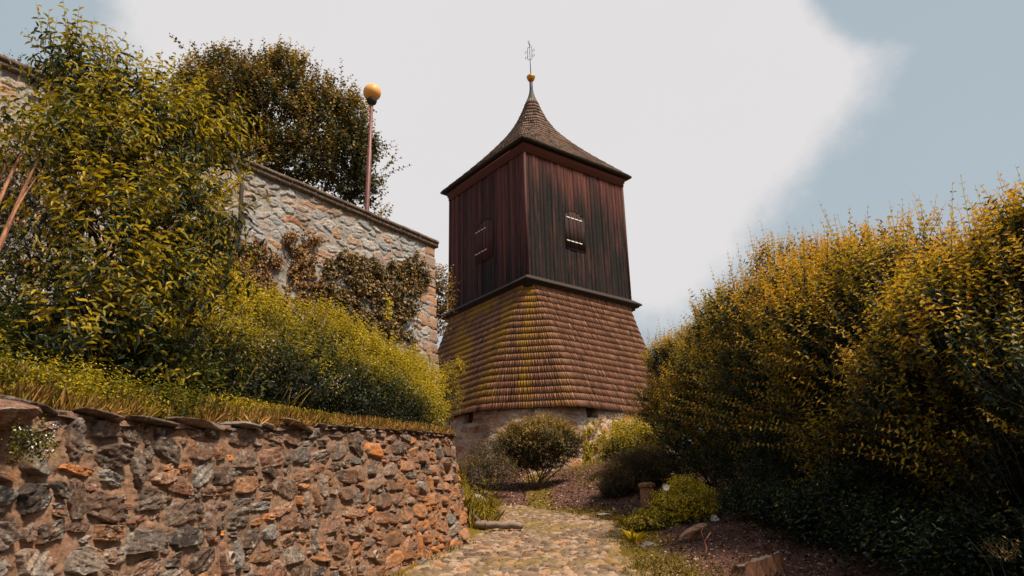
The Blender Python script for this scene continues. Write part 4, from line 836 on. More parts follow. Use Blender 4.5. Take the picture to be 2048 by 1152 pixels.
# ---- long hedge on the bank
def line_blobs(pts_, n, rfn):
    o = []
    for i in range(n):
        q = i/(n-1)*(len(pts_)-1); j = min(int(q), len(pts_)-2); f_ = q-j; p = np.array(pts_[j])*(1-f_)+np.array(pts_[j+1])*f_; o.append((*p[:2], p[2], *rfn(i/(n-1))))
    return o
hz = [(-4.5, 9.0), (-3.9, 10.5), (-3.25, 12.5), (-2.6, 14.5), (-2.2, 16.6)]
tops = [atY(400, 520, 9.2)[2], atY(500, 570, 10.5)[2], atY(640, 630, 12.5)[2], atY(780, 672, 14.5)[2], atY(860, 712, 16.6)[2]]
hb = [(x, y, (gz(x, y)+t)/2-.05) for (x, y), t in zip(hz, tops)]
bl = line_blobs(hb, 11, lambda q: (.75, .8, (1.12-.35*q))) + line_blobs([(-3.5, 8.3, gz(-3.5, 8.3)+.45), (-2.9, 10.2, gz(-2.9, 10.2)+.45), (-2.3, 12.3, gz(-2.3, 12.3)+.45), (-1.95, 14.6, gz(-2.2, 14.6)+.4)], 9, lambda q: (.55, .7, .62))
r = rng_(5); n = 260; q = r.random(n); pe = [np.interp(q*4, range(5), [c[i] for c in hz]) for i in range(2)]; tz = np.interp(q*4, range(5), tops)
P = np.stack([pe[0]+r.normal(0, .35, n), pe[1]+r.normal(0, .3, n), tz-.35], 1); D = np.stack([r.normal(0, .3, n), r.normal(0, .3, n), np.ones(n)], 1)
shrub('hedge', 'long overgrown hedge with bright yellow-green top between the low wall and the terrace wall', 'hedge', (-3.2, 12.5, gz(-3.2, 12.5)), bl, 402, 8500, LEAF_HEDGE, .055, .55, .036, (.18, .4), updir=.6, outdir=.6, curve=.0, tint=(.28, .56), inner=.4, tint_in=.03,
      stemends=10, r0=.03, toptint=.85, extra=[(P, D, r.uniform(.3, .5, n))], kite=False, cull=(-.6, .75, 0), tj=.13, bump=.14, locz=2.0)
# dark undergrowth left of and under the big shrub
def undergrowth(name, label, cat, pts_, n, mat, L, W, ln, seed, tint=(.2, .45), kind='stuff', up=1.0, zoff=0, sp=.05, group=None, droop=.2, tj=.15):
    r = rng_(seed); P = []
    pts_ = np.array(pts_); 
    j = r.integers(0, len(pts_), n); P = pts_[j, :2]+r.normal(0, 1, (n, 2))*pts_[j, 2:3]; z = ground_z(P[:, 0], P[:, 1])+r.random(n)*pts_[j, 3]; St = np.column_stack([P, z])
    o = leaf_obj(name, mat, None, [shoot_leaves(r, St, np.column_stack([r.normal(0, .5, (n, 2)), np.full(n, up)]), r.uniform(*ln, n), sp, L, W, tint=tint, tj=tj, droop=droop)])
    return tag(o, label, cat, group, kind)
undergrowth('undergrowth', 'dark tangled undergrowth on the bank below the big left shrub', 'undergrowth', [(-5.2, 7.5, .5, .9), (-4.8, 6.5, .4, .7), (-5.8, 8.5, .5, 1.3), (-4.2, 6.2, .3, .5), (-6.5, 9, .6, 1.6), (-3.4, 6.8, .3, .5), (-4.6, 8.4, .4, .6), (-3.4, 7.8, .25, .35), (-7, 8, .5, 1.8), (-5.4, 10, .6, 1.0)], 2600, LEAF_BROAD, .075, .45, (.25, .5), 61, (.12, .34))

# ---- creepers on the terrace wall
def wall_xy(px, py):
    r_ = ray(px, py); n3 = np.array([tn[0], tn[1], 0]); P = EYE
    for _ in range(3):
        off = .035*(TZ-P[2]) if _ else .1; t = ((np.array([*E_, 0])+n3*off-EYE)@n3)/(r_@n3); P = EYE+r_*t
    return P
def poly_in(pts_, x, y):
    pts_ = np.array(pts_); c = np.zeros(x.shape, bool); n = len(pts_); j = n-1
    for i in range(n):
        xi, yi, xj, yj = *pts_[i], *pts_[j]; c ^= ((yi > y) != (yj > y)) & (x < (xj-xi)*(y-yi)/(yj-yi+1e-9)+xi); j = i
    return c
def creeper(name, label, poly, n, mat, L, seed, tint, dens=.44):
    r = rng_(seed); p = np.array(poly, float); x = r.uniform(p[:, 0].min()-12, p[:, 0].max()+12, n*3); y = r.uniform(p[:, 1].min()-12, p[:, 1].max()+12, n*3)
    k = poly_in(poly, x+14*(fbm(x/22, y/22+seed)-.5)*2, y+14*(fbm(x/22+50, y/22)-.5)*2) & (fbm(x/15, y/11+seed, 3) > dens*r.uniform(.75, 1.1, n*3)); x, y = x[k][:n], y[k][:n]
    W_ = np.array([wall_xy(a, b) for a, b in zip(x, y)]); n3 = np.array([tn[0], tn[1], 0]); d_ = np.abs(r.normal(0, .05, len(x)))+.02; th = sstep(fbm(x/18, y/18+3), .45, .7)*.16
    P = W_+n3*(d_+th*r.random(len(x)))[:, None]; D = r.normal(0, 1, (len(x), 3))+[0, 0, -.7]+n3*.5; NN = n3+r.normal(0, .35, (len(x), 3))+[0, 0, .3]
    root = empty(name, P[0]); tag(root, label, 'creeper')
    V, F, t = leaves(P, D, NN, L*r.uniform(.7, 1.2, len(x)), .85, np.clip(r.normal(tint, .2, len(x))+.25*(fbm(x/14, y/14)-.5), 0, 1), kite=True); leaf_obj('foliage', mat, root, [(V, F, t)])
    a = Acc(); m_ = 14
    for _ in range(m_):
        i = r.integers(len(P)); c0 = W_[i]+n3*.03; pts3 = [c0]
        for s_i in range(7): pts3.append(pts3[-1]+np.array([*(td*r.normal(0, .12)), -.16])+n3*.006)
        a = Acc(); a.tube(pts3, .009, 5); a.build('vine', BARK_TWIG, root)
creeper('wall_creeper', 'dark olive creeper draped across the right half of the terrace wall', [(648, 520), (700, 500), (725, 512), (760, 530), (800, 520), (838, 500), (856, 560), (828, 600), (820, 690), (780, 675), (745, 660), (690, 650), (660, 620), (630, 590)], 13000, LEAF_IVY, .075, 1, .42)
creeper('wall_creeper', 'russet creeper patch on the terrace wall left of the olive one', [(560, 470), (600, 462), (640, 478), (625, 500), (640, 560), (660, 620), (600, 620), (560, 610), (585, 520)], 3600, LEAF_RED, .065, 2, .5)
creeper('wall_creeper', 'brown-red creeper on the terrace wall just above the hedge, beside the big shrub', [(400, 440), (440, 430), (470, 480), (520, 478), (560, 520), (545, 560), (560, 600), (500, 590), (420, 580), (390, 520)], 6500, LEAF_RED, .06, 3, .45)

# ---- tree behind the wall, lamp tree
x, y = atY(580, 300, 21.5)[:2]; bl = [A6(470, 230, 21.5, 1.2, 1.2, 1.5), A6(545, 210, 21.5, 1.15, 1.2, 1.55), A6(640, 250, 21.5, 1.1, 1.2, 1.4), A6(400, 200, 21.5, .9, 1, 1.2), A6(590, 330, 21.5, 1.8, 1.4, 1.1), A6(690, 320, 21.5, .85, 1, 1.2), A6(420, 310, 21.5, 1.2, 1.1, 1.1), A6(700, 230, 21.5, .55, .6, .6), A6(715, 300, 21.5, .6, .8, .9), A6(715, 380, 21.5, .6, .8, .6), A6(560, 150, 21.5, .9, .8, .7), A6(450, 150, 21.5, .9, .8, .7)]
r = rng_(9); tps = [(385, 70), (405, 85), (440, 100), (500, 85), (528, 70), (545, 95), (575, 110), (600, 120), (630, 108), (655, 130), (680, 120), (700, 150), (720, 170), (755, 260), (765, 300), (760, 385), (750, 330), (365, 110), (480, 110), (745, 400)]
P = np.array([atY(a, b+50, 21.5) for a, b in tps for _ in range(5)])+r.normal(0, .14, (100, 3)); D = np.tile([0, 0, 1.], (100, 1))+r.normal(0, .3, (100, 3)); D[np.array([a > 735 for a, b in tps for _ in range(5)])] += [.8, 0, 0]
shrub('copper_tree', 'copper-tinged dense tree standing behind the terrace wall beside the lamp', 'tree', (x, y, 9.5), bl, 501, 5200, LEAF_TREE, .125, .78, .075, (.3, .7), updir=.6, outdir=.6, tint=(.36, .66), inner=.18, tint_in=.15, kite=True, stemends=9, r0=.085, toptint=.2, extra=[(P, D, r.uniform(.5, 1.0, 100))], pair=False, tj=.2, bump=.2, lo=.45, cull=(-.2, .95, 0), wob=.25, twr=.006)
x, y = atY(858, 610, 27)[:2]; bl = [A6(862, 590, 27, .75, .8, 1.0), A6(850, 640, 27, .8, .8, .8)]
shrub('orange_tree', 'small tree turning orange between the terrace wall corner and the tower', 'tree', (x, y, gz(x, y)), bl, 511, 520, LEAF_ORANGE, .12, .8, .09, (.3, .6), updir=.3, outdir=.7, tint=(.35, .65), inner=.3, kite=True, stemends=3, r0=.06, pair=False, tj=.2, twr=.006)
r = rng_(12); P0 = atY(5, 120, 13); shrub('terrace_bush', 'small dark bush above the coping at the top left corner', 'shrub', (P0[0]-.3, P0[1]+1, 9.5), [(P0[0]-.45, P0[1]+.8, P0[2]+.05, .35, .35, .4)], 521, 60, LEAF_TREE, .07, .7, .05, (.3, .5), stemends=2, r0=.02, kite=True)

# ---- shrubs in front of the tower
x, y = atY(1070, 965, 24)[:2]; g0 = atY(1070, 962, 24)[2]
bl = [A6(1075, 880, 24, .95, .9, .62), A6(1030, 895, 24, .62, .6, .52), A6(1125, 890, 24, .58, .6, .52), A6(1070, 905, 24, .9, .7, .6)]
shrub('rounded_shrub', 'rounded multi-stemmed dusky shrub in front of the middle of the tower base', 'shrub', (x, y, gz(x, y)), bl, 601, 3300, LEAF_SMALL, .06, .6, .045, (.22, .45), updir=.5, outdir=.6, tint=(.4, .7), inner=.35, stemends=9, r0=.025, kite=True, toptint=.25, bark=BARK_TWIG, tj=.18)
bl = [A6(970, 910, 22.5, .5, .5, .35), A6(950, 950, 22.0, .55, .5, .4), A6(1000, 945, 22.5, .5, .5, .35)]; x, y = atY(965, 975, 22)[:2]
shrub('low_shrub', 'low dark shrub between the rounded retaining wall end and the rounded shrub', 'shrub', (x, y, gz(x, y)), bl, 611, 900, LEAF_SMALL, .05, .6, .05, (.2, .4), tint=(.25, .5), inner=.3, stemends=4, r0=.02, kite=True, tj=.18)
bl = [A6(1255, 965, 20.5, .68, .6, .62), A6(1290, 940, 20.8, .7, .6, .55), A6(1235, 985, 20.3, .4, .5, .45), A6(1330, 950, 20.6, .5, .5, .5)]; x, y = atY(1262, 1030, 20.3)[:2]
shrub('clipped_shrub', 'dark compact shrub left of the sandstone bollard', 'shrub', (x, y, gz(x, y)), bl, 621, 3300, LEAF_SMALL, .045, .6, .04, (.18, .36), tint=(.2, .5), inner=.35, stemends=5, r0=.03, kite=True, toptint=.35, tj=.15)
bl = [A6(1260, 880, 24, .55, .5, .5), A6(1300, 890, 23.6, .55, .5, .55), A6(1240, 905, 23.5, .55, .5, .4)]; x, y = atY(1270, 930, 23.8)[:2]
shrub('yellow_green_shrub', 'loose yellow-green shrub against the right part of the tower base', 'shrub', (x, y, gz(x, y)), bl, 631, 1100, LEAF_HEDGE, .08, .45, .06, (.3, .6), tint=(.5, .75), inner=.3, stemends=4, r0=.02, toptint=.2, tj=.14)
# ivy climbing the tower base
r = rng_(66); n = 2600; u = r.random(n); v = r.random(n); px_i = 1165+60*u+25*(1-v)*u; py_i = 840+110*v; k = fbm(px_i/10, py_i/12, 3) > .40
P = np.array([atY(a, b, 27.4-.0*q) for a, b, q in zip(px_i[k], py_i[k], u[k])]); root = empty('ivy', P[0]); tag(root, 'yellow-green ivy climbing the tower base right of the rounded shrub', 'ivy')
nn_ = nrm(np.array([-.1, -1, .1])); pj = []
for q in P:
    j = np.argmin(np.linalg.norm(bline-q[:2], axis=1)); 
    r_ = (q-EYE)/q[1]; bb = bline[max(0, j-1):j+2]; yy = bline[np.argmin(np.abs(bline[:, 0]/bline[:, 1]-r_[0])+1000*(bline[:, 1] > 33)), 1]; zz_ = (EYE+r_*yy)[2]; pj.append(EYE+r_*(yy-.12-.1*(6.9-zz_)))
P = np.array(pj); P[:, 1] -= np.abs(r.normal(0, .06, len(P))); m_ = len(P)
leaf_obj('foliage', LEAF_HEDGE, root, [leaves(P, r.normal(0, .8, (m_, 3))+[0, -.3, -.6], nn_+r.normal(0, .4, (m_, 3)), .09*r.uniform(.7, 1.2, m_), .85, np.clip(r.normal(.62, .18, m_), 0, 1), kite=True)])
for _ in range(8):
    c0 = P[r.integers(m_)]; a_ = Acc(); a_.tube([c0+np.array([r.normal(0, .04), 0.03, -.2*i]) for i in range(6)], .012, 5); a_.build('vine', BARK_TWIG, root)
# golden vine bush over stones
x, y = atY(1345, 1075, 13.8)[:2]
bl = [A6(1366, 1032, 13.9, .50, .5, .36), A6(1298, 1062, 13.4, .30, .4, .18), A6(1400, 1045, 13.6, .36, .4, .26), A6(1372, 998, 14.2, .28, .35, .26), A6(1430, 1062, 13.2, .22, .25, .14)]
shrub('golden_bush', 'low golden trailing bush spilling around the sandstone bollard', 'bush', (x, y, gz(x, y)), bl, 641, 2400, LEAF_YELLOW, .055, .7, .038, (.2, .42), updir=.25, outdir=.7, curve=-.25, tint=(.25, .7), inner=.35, tint_in=.02, stemends=4, r0=.015, toptint=.5, tj=.15, droop=.2)
a_ = Acc(); r = rng_(3)
for i_, (a, b, s_i) in enumerate(((1333, 976, .055), (1430, 1040, .075), (1424, 1052, .05))):
    fr = empty('white_flower', atY(a, b, 13.2)); tag(fr, ['small white flower at the top of the golden bush', 'large white trumpet flower on the right side of the golden bush', 'small white flower just below the large white trumpet one'][i_], 'flower')
    c0 = atY(a, b, 13.15); dd = nrm(np.array([-.3, -.9, .3])); 
    ang = np.arange(10)*.628; rad_ = nrm(np.cross(dd, [0, 0, 1])); up_ = np.cross(rad_, dd)
    petd = rad_*np.cos(ang)[:, None]+up_*np.sin(ang)[:, None]; V, F, t = leaves(np.tile(c0, (10, 1)), petd+dd*.45, np.tile(dd, (10, 1))*-1, s_i*1.2, .7, np.full(10, .5)); mesh_obj('petals', V, [F], PETAL, fr)
    a = Acc(); a.tube([c0, c0-dd*.06, c0-dd*.12-[0, 0, .2]], [.012, .008, .004], 6); a.build('stalk', LEAF_HEDGE, fr)

undergrowth('undergrowth', 'dark leafy undergrowth at the foot of the tall shrubs at lower right', 'undergrowth', [(4.6, 8.2, .45, .5), (5.2, 6.4, .45, .6), (5.8, 9.4, .5, .7), (4.9, 10.4, .35, .3), (5.6, 12, .5, .5), (4.3, 6.9, .3, .3), (5.9, 7.5, .5, .9), (5.0, 14, .4, .3), (5.2, 17, .5, .4), (6.2, 11, .5, .8), (4.0, 8.7, .25, .25), (4.3, 9.6, .25, .3), (4.2, 7.6, .25, .3), (4.7, 11.4, .3, .3), (3.75, 9.1, .18, .5), (4.2, 9.2, .25, .6), (3.9, 10.0, .2, .4), (3.7, 8.2, .25, .4), (4.5, 8.8, .3, .9), (3.8, 7.2, .3, .4), (4.1, 11.2, .2, .3), (3.45, 10.4, .12, .35), (3.55, 11.4, .15, .3), (3.5, 9.6, .14, .4), (3.6, 12.6, .2, .3)], 8200, LEAF_PRIVET, .06, .55, (.25, .55), 78, (.0, .25))
# ---- second greenery seen through the trunks at bottom right
r = rng_(31); undergrowth('undergrowth', 'sunlit yellow undergrowth glimpsed behind the shrub stems at lower right', 'undergrowth', [(7.4, 13.5, .5, 1.0), (8.3, 12.5, .5, 1.2), (6.6, 14.5, .5, .7), (9, 14.5, .7, 1.4), (6.2, 16.5, .5, .9), (7.6, 11.4, .4, .9)], 2400, LEAF_YELLOW, .07, .6, (.3, .6), 77, (.3, .8))
x, y = atY(1722, 1110, 10.8)[:2]; shrub('round_bush', 'dark round clipped bush low between the stems at lower right', 'bush', (x, y, gz(x, y)), [(x, y, gz(x, y)+.32, .36, .36, .40)], 651, 900, LEAF_SMALL, .035, .6, .03, (.1, .2), tint=(.05, .2), inner=.3, stemends=2, r0=.02, kite=True)
x, y = atY(2015, 1125, 6.2)[:2]; shrub('grey_green_sapling', 'small grey-green sapling at the bottom right corner', 'plant', (x, y, gz(x, y)), [(x, y, atY(2015, 1110, 6.2)[2], .10, .10, .09)], 661, 26, LEAF_SMALL, .035, .5, .03, (.06, .12), tint=(.3, .5), inner=.1, stemends=2, r0=.008)

# ---- grass and weeds
def blades(name, label, P, Lr, seed, tint, W=.05, mat=GRASS, lean=.35, kind='stuff', cat='grass', tuft=6, parent=None):
    r = rng_(seed); n = len(P)*tuft; PP = np.repeat(P, tuft, 0)+np.column_stack([r.normal(0, .03, (n, 2)), np.zeros(n)]); D = np.column_stack([r.normal(0, lean, (n, 2)), np.ones(n)]); L = r.uniform(*Lr, n)
    V, F, t = leaves(PP, D, r.normal(0, 1, (n, 3))+[0, -.6, 0], L, W, np.clip(r.normal(tint, .2, n), 0, 1), fold=.01, droop=.3)
    o = leaf_obj(name, mat, parent, [(V, F, t)]); 
    if kind: tag(o, label, cat, None, kind)
    return o
r = rng_(90); n = 5200; y = 3.0+11*r.random(n)**1.2; off = r.gamma(1.6, .28, n); x = np.interp(y, XW[0], XW[1])-.12-off; P = np.column_stack([x, y, ground_z(x, y)]); dens = fbm(x*2, y*2)
zt2 = np.interp(y, *TOPY); P[:, 2] = np.where(off < .38, zt2+.01, np.maximum(P[:, 2], zt2-.05))-.01
blades('grass', 'dry golden and green grass along the top of the retaining wall', P[dens > .46], (.05, .20), 91, .62, .017, tuft=14)
r = rng_(92); n = 1500; y = 3.0+10.5*r.random(n); x = np.interp(y, XW[0], XW[1])+.02-np.abs(r.normal(0, .08, n)); k = fbm(x*0+y*3.1, y*0+4) > .56; P = np.column_stack([x, y, np.interp(y, *TOPY)])[k]
blades('dry_grass', 'orange dry grass hanging over the retaining wall edge', P, (.05, .15), 93, .72, .018, lean=.9, cat='dry grass', tuft=5)
# low leafy weeds mixed with the grass on the bank
r = rng_(94); n = 9500; y = 3.4+10.5*r.random(n)**1.1; off = .15+r.gamma(2.0, .32, n); x = np.interp(y, XW[0], XW[1])-off; z = np.maximum(ground_z(x, y), np.where(off < .45, np.interp(y, *TOPY), 0)); St = np.column_stack([x, y, z])
tag(leaf_obj('weeds', LEAF_HEDGE, None, [shoot_leaves(r, St, np.column_stack([r.normal(0, .5, (n, 2)), np.ones(n)]), r.uniform(.06, .34, n)*(.5+fbm(x*2.2, y*2.2))*np.interp(y, [6, 9], [1, .55]), .024, .030, .6, tint=(.22, .66), tj=.16, tadd=(fbm(x*1.8+4, y*1.8)-.5)*1.0)]), 'low leafy yellow-green weeds on the bank above the retaining wall', 'weeds', None, 'stuff')
# verge plants beside the path
r = rng_(95); n = 2600; y = 8.5+11*r.random(n); sd = np.where(r.random(n) < .55, 1, -1); pc = np.interp(y, PC[0], PC[1]); pw_ = np.interp(y, PWID[0], PWID[1]); x = pc+sd*(pw_+r.normal(.12, .22, n)); k = (fbm(x*1.6+3, y*1.1) > .45) & (x > np.interp(y, XW[0], XW[1])+.25); P = np.column_stack([x, y, ground_z(x, y)-.02])[k]
blades('verge_grass', 'short yellow-green grass and moss along both edges of the cobbles', P, (.03, .10), 96, .3, .12, lean=.7, cat='grass', tuft=7)
r = rng_(97); n = 1500; x = r.uniform(-1.6, -.5, n); y = r.uniform(14.8, 21, n); P = np.column_stack([x, y, ground_z(x, y)])
undergrowth('weeds', 'weeds and tall grass at the foot of the rounded retaining wall end', 'weeds', [(-.75, 16.2, .15, .1), (-.9, 18, .25, .15), (-1.2, 19.5, .3, .2), (-.8, 20.5, .25, .1), (-1.5, 17, .3, .3)], 420, LEAF_HEDGE, .05, .4, (.15, .4), 98, (.4, .8))
blades('tall_grass', 'pale tall grass tufts beside the rounded end of the retaining wall', P[::4], (.12, .4), 99, .35, .035, cat='grass', tuft=5)
undergrowth('weeds', 'mixed weeds on the slope around the tower foot', 'weeds', [(2.6, 23, .5, .1), (3.0, 25, .5, .2), (1.9, 25.5, .5, .1), (-2, 24, .5, .3), (3.2, 21.5, .3, .1)], 700, LEAF_HEDGE, .05, .45, (.12, .3), 108, (.35, .7))

# ---- leaf litter on the soil
def litter(name, label, x, y, seed, L=(.02, .06)):
    r = rng_(seed); n = len(x); P = np.column_stack([x, y, ground_z(x, y)+r.uniform(.0, .025, n)]); V, F, t = leaves(P, np.column_stack([r.normal(0, 1, (n, 2)), r.normal(.1, .25, n)]), np.column_stack([r.normal(0, .4, (n, 2)), np.ones(n)]), r.uniform(*L, n), .7, r.random(n)**1.3, kite=True)
    tag(leaf_obj(name, LITTER, None, [(V, F, t)]), label, 'leaf litter', None, 'stuff')
r = rng_(120); n = 9000; x = r.uniform(-1.0, 4, n); y = r.uniform(16.5, 27, n); sd = x-(np.interp(y, PC[0], PC[1])+np.interp(y, PWID[0], PWID[1])); k = (sd > -.1) | (y > 21.5); litter('leaf_litter', 'purple-brown bark and leaf litter on the slope below the tower', x[k], y[k], 121, (.03, .09))
r = rng_(122); n = 16000; y = 8+10*r.random(n)**1.3; x = r.uniform(1.4, 7, n); sd = x-(np.interp(y, PC[0], PC[1])+np.interp(y, PWID[0], PWID[1])); k = sd > -.15; litter('leaf_litter', 'dark bark mulch and fallen leaves under the tall shrubs right of the path', x[k], y[k], 123, (.02, .055))
r = rng_(124); n = 900; y = 9+9*r.random(n); x = np.interp(y, PC[0], PC[1])+r.normal(0, .9, n); litter('fallen_leaves', 'scattered dry leaves lying on the cobbled path', x, y, 125, (.015, .04))

# ---- stones and wood on the ground
def on_ground(px, py):
    r_ = ray(px, py); 
    for Y in np.arange(4, 40, .02):
        P = EYE+r_*(Y/r_[1])
        if P[2] <= gz(P[0], P[1]): return P
    return P
P = on_ground(1388, 1082); tag(rock('rock', P+[0, 0, .10], (.50, .25, .18), 5, BASE, (0, -.45, .2), rnd=.9), 'tilted brown rock leaning out of the mulch below the golden bush', 'rock')
P = on_ground(1268, 1068); P = on_ground(1297, 1092); tag(rock('rock', P+[0, 0, .0], (.26, .2, .14), 6, WALLSTONE, (0, 0, .5), rnd=.6), 'small brown stone at the edge of the mulch beside the path', 'rock')
P = on_ground(1208, 1032); tag(rock('flat_stone', P+[0, 0, .02], (.36, .25, .08), 7, PALESTONE, (0, 0, .1), rnd=.25), 'pale flat stone at the foot of the clipped shrub', 'stone')
P = on_ground(948, 1010); tag(rock('rock', P+[0, 0, .10], (.62, .5, .34), 8, PALESTONE, (0, .1, .3), rnd=.5), 'mossy grey stone beside the rounded wall end', 'rock')
P = on_ground(950, 1035); tag(rock('rock', P+[0, 0, .02], (.3, .3, .2), 9, WALLSTONE, (0, 0, .3), rnd=.88), 'rust-coloured stone between the mossy stone and the grey log', 'rock')
P = on_ground(930, 870); 
# weathered log at the path edge
r = rng_(17); P = on_ground(1005, 1060); a_ = Acc(); q = np.linspace(0, 1, 14)[:, None]; A_, C_ = P+[-.50, .18, .12], P+[.36, -.10, .07]; path_ = A_+(C_-A_)*q+r.normal(0, .008, (14, 3)); a_.tube(path_, .11*(1-.3*q[:, 0])*(1+.12*np.sin(q[:, 0]*9)), 14)
lg = empty('log', P); tag(lg, 'weathered grey split log lying at the left edge of the cobbles', 'log'); GREYW = wood_mat('grey_driftwood', [(0, (.08, .055, .045)), (.5, (.24, .18, .15)), (1, (.4, .32, .28))], grain=(12, 30, 30)); a_.V[-1][:, 2] = P[2]+.02+(a_.V[-1][:, 2]-P[2])*.72; a_.build('trunk', GREYW, lg, True)
a_ = Acc(); a_.tube([A_+[.05, -.02, .05], A_+[-.05, -.08, .16], A_+[-.02, -.1, .24]], [.05, .035, .01], 7); a_.build('snag', GREYW, lg, True)
# tree stump bottom right
P = on_ground(1500, 1151)-np.array([0, 0, .12]); st = empty('tree_stump', P); tag(st, 'cut tree stump with ragged red-brown bark in the mulch at bottom right', 'stump'); ang = np.linspace(0, 2*pi, 41)[:-1]; rows = []
r = rng_(18)
for h, rr in ((-.25, .56), (-.05, .46), (.04, .36), (.13, .29), (.22, .25), (.28, .235)):
    w_ = 1+.10*np.sin(ang*5+1)+.09*np.sin(ang*13)+.06*np.sin(ang*19+1)+r.normal(0, .03, 40); rows.append(np.column_stack([P[0]+.1+rr*.85*w_*np.cos(ang)*1.1, P[1]+rr*.85*w_*np.sin(ang), P[2]+h+.06*np.cos(ang)*(h > .2)+r.normal(0, .012, 40)*(h > .2)]))
rows = np.array(rows); ii = np.arange(5)[:, None]*40; jj = np.arange(40)[None]; j2 = (jj+1) % 40; a_ = Acc(); a_.add(rows.reshape(-1, 3), np.stack([ii+jj, ii+j2, ii+40+j2, ii+40+jj], -1).reshape(-1, 4), .5); a_.build('bark', bark_mat('stump_bark', (.03, .014, .011), (.20, .085, .045)), st, True)
a_ = Acc(); a_.join([np.stack([np.full(40, 40), jj[0], j2[0]], 1)], np.concatenate([rows[-1]-[0, 0, .012], [rows[-1].mean(0)-[0, 0, .03]]]), .3); a_.build('cut_face', GREYW, st)
# bare forked twig stuck in the mulch
P = on_ground(1410, 1118); a_ = Acc(); a_.tube([P, P+[.03, 0, .12], P+[.02, .02, .2], P+[.10, 0, .30]], [.010, .008, .006, .003], 6); a_.tube([P+[.02, .02, .2], P+[-.01, .02, .3], P+[.01, 0, .36]], [.006, .004, .002], 6); o = a_.build('twig', BARK_RED, None, True); tag(o, 'bare forked pinkish twig standing in the mulch', 'twig')
# sandstone bollard
bp = atY(1296, 1000, 17.6); bz = gz(bp[0], bp[1]); bo = empty('bollard', (bp[0], bp[1], bz)); tag(bo, 'old eight-sided sandstone bollard with a domed cap beside the golden bush', 'bollard')
g = G('sandstone'); n_ = g.noise(15, 5, .7); g.bump(n_, .6, .015); SAND = g.fin(g.ramp(n_, [(.3, (.10, .045, .028)), (.55, (.24, .115, .065)), (.75, (.36, .21, .14))]), .9, .2)
tz_ = atY(1296, 966, 17.6)[2]; a_ = Acc(); a_.lathe([(.17, bz-.1), (.165, tz_-.12), (.145, tz_-.10), (.001, tz_-.10)], (bp[0], bp[1], 0), 8); a_.build('shaft', SAND, bo)
a_ = Acc(); a_.lathe([(.14, tz_-.115), (.19, tz_-.10), (.20, tz_-.05), (.18, tz_-.015), (.12, tz_+.01), (.001, tz_+.018)], (bp[0], bp[1], 0), 20); a_.build('cap', SAND, bo, True)
# strap-leaved plants
for i_, (a, b, n, L, lab) in enumerate(((1268, 1088, 16, .30, 'strap-leaved yellow-green plant on the verge in front of the golden bush'), (1247, 1052, 9, .30, 'small spiky green plant at the path edge below the clipped shrub'))):
    P = on_ground(a, b); r = rng_(130+i_); az = r.uniform(0, 6.28, n); root = empty('strap_plant', P); tag(root, lab, 'plant'); D = np.column_stack([np.cos(az)*.6, np.sin(az)*.6, r.uniform(.6, 1.6, n)])
    leaf_obj('leaf_rosette', LEAF_YELLOW if i_ == 0 else LEAF_HEDGE, root, [leaves(np.tile(P, (n, 1))-[0, 0, .02], D, np.column_stack([-np.cos(az), -np.sin(az), np.full(n, .5)]), L*r.uniform(.7, 1.1, n), .22, np.clip(r.normal(.55, .12, n), 0, 1), droop=.25)])
    a_ = Acc(); a_.tube([P-[0, 0, .03], P+[0, 0, .05]], [.03, .015], 6); a_.build('crown', LEAF_HEDGE, root)
# boulder built into the start of the wall top, with a flowering cushion
c0 = atY(20, 838, 3.95); o = rock('boulder', c0+[-.06, -.02, .03], (.42, .55, .17), 44, WALLSTONE, (.05, .1, .25), rnd=.50, sub=5); tag(o, 'large pinkish-brown boulder on the left end of the retaining wall top', 'boulder')
r = rng_(45); n = 90; cc = np.array([atY(a, b, 3.9) for a, b in zip(r.uniform(-10, 70, n), r.uniform(856, 905, n))]); root = empty('cushion_plant', cc[0]); tag(root, 'trailing cushion plant with tiny pale flowers hanging below the big boulder', 'plant')
cc[:, 0] += .06; leaf_obj('foliage', LEAF_HEDGE, root, [shoot_leaves(r, cc, r.normal(0, .5, (n, 3))+[.5, 0, -.4], r.uniform(.05, .13, n), .012, .017, .8, tint=(.1, .5))])
m_ = 40; f0 = cc[r.integers(0, n, m_)]+r.normal(0, .02, (m_, 3))+[.06, 0, 0]; V, F, t = leaves(np.repeat(f0, 4, 0), r.normal(0, 1, (4*m_, 3)), np.tile([1., -.5, .2], (4*m_, 1)), .0075, .9, np.full(4*m_, .5), kite=True); mesh_obj('blossoms', V, [F], PETAL, root)
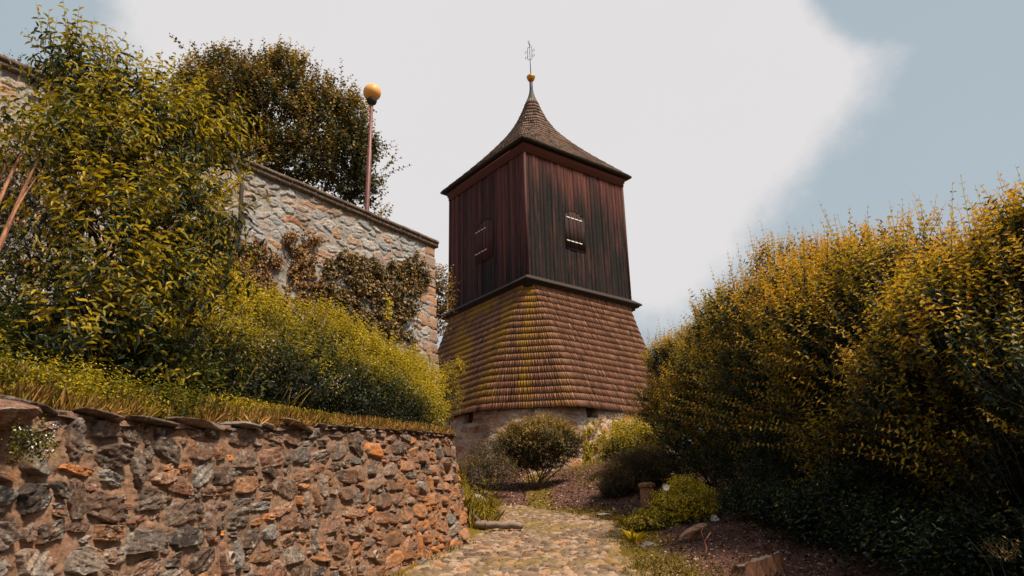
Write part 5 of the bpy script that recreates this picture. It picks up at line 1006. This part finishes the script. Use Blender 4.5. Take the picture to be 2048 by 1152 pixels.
# tall flowering stalks in front of the hedge
stalk_l = ['pale pink flowering stalks in front of the dark part of the hedge', 'dry golden stalks with white seed heads in the middle of the hedge', 'thin stalks with orange flower heads below the pink ones', 'upright dry stalk right of the big shrub foot', 'leaning straw-coloured stems at the hedge foot']
for i_, (a0, b0, a1, b1, Y, n, fl) in enumerate(((470, 800, 500, 655, 8.6, 9, 1), (600, 835, 665, 745, 10.0, 9, 1), (460, 800, 490, 735, 8.2, 6, 2), (535, 600, 550, 520, 11.3, 3, 0), (560, 840, 600, 770, 9.2, 8, 0))):
    r = rng_(140+i_); root = empty('wildflower', atY(a0, b0, Y)); tag(root, stalk_l[i_], 'wildflower'); a_ = Acc(); tips = []
    for _ in range(n):
        A_ = atY(a0+r.normal(0, 14), b0, Y); C_ = atY(a1+r.normal(0, 26), b1+r.uniform(-8, 40), Y-.1); m3 = (A_+C_)/2+r.normal(0, .04, 3); a_.tube([A_, m3, C_], [.005, .004, .002], 5); tips += [C_, C_*.8+m3*.2+r.normal(0, .02, 3)]
    a_.build('stalk', GRASS if fl != 1 else BARK_TWIG, root)
    tips = np.array(tips)
    if fl: V, F, t = leaves(np.repeat(tips, 6, 0), r.normal(0, 1, (6*len(tips), 3)), r.normal(0, 1, (6*len(tips), 3)), .013, .8, np.full(6*len(tips), .95), kite=True); mesh_obj('blossoms', V, [F], PETAL if fl == 1 else LEAF_YELLOW, root, fa={'tint': t})
# maple seedling on the terrace wall, fern sprig by the tower
P = wall_xy(765, 622); root = empty('maple_seedling', P); tag(root, 'bright yellow maple seedling growing out of the terrace wall', 'seedling'); r = rng_(150); n3 = np.array([tn[0], tn[1], 0]); V_ = []
ct = np.array([P+n3*.15+[0, 0, .02+.13*i]+td[0]*r.normal(0, .08)*np.array([1, 0, 0]) for i in range(-2, 4)]); n = 7*len(ct); a7 = np.tile(np.linspace(-1.9, 1.9, 7), len(ct)); cc = np.repeat(ct, 7, 0)
leaf_obj('foliage', LEAF_YELLOW, root, [leaves(cc, np.column_stack([np.sin(a7)*.8, -.2+0*a7, np.cos(a7)*.7]), np.tile(n3+[0, 0, .4], (n, 1)), .13, .45, r.uniform(.7, 1, n), kite=True)])
a_ = Acc(); a_.tube([P-[0, 0, .4], P+n3*.12, ct[-1]], [.008, .007, .004], 5); a_.build('stalk', BARK_TWIG, root)
x, y = atY(905, 745, 17.2)[:2]; bx = atY(893, 800, 17.6)
shrub('corner_sapling', 'slender sapling reaching past the terrace wall corner towards the tower skirt', 'sapling', (bx[0], bx[1], gz(bx[0], bx[1])), [A6(898, 745, 17.4, .14, .15, .2), A6(900, 800, 17.4, .2, .2, .4), A6(915, 735, 17.3, .12, .12, .08)], 671, 150, LEAF_HEDGE, .06, .45, .045, (.15, .35), outdir=.8, updir=.3, tint=(.4, .8), inner=.1, stemends=3, r0=.015)
for o in list(COL.objects):
    if o.type == 'EMPTY': adopt(o)
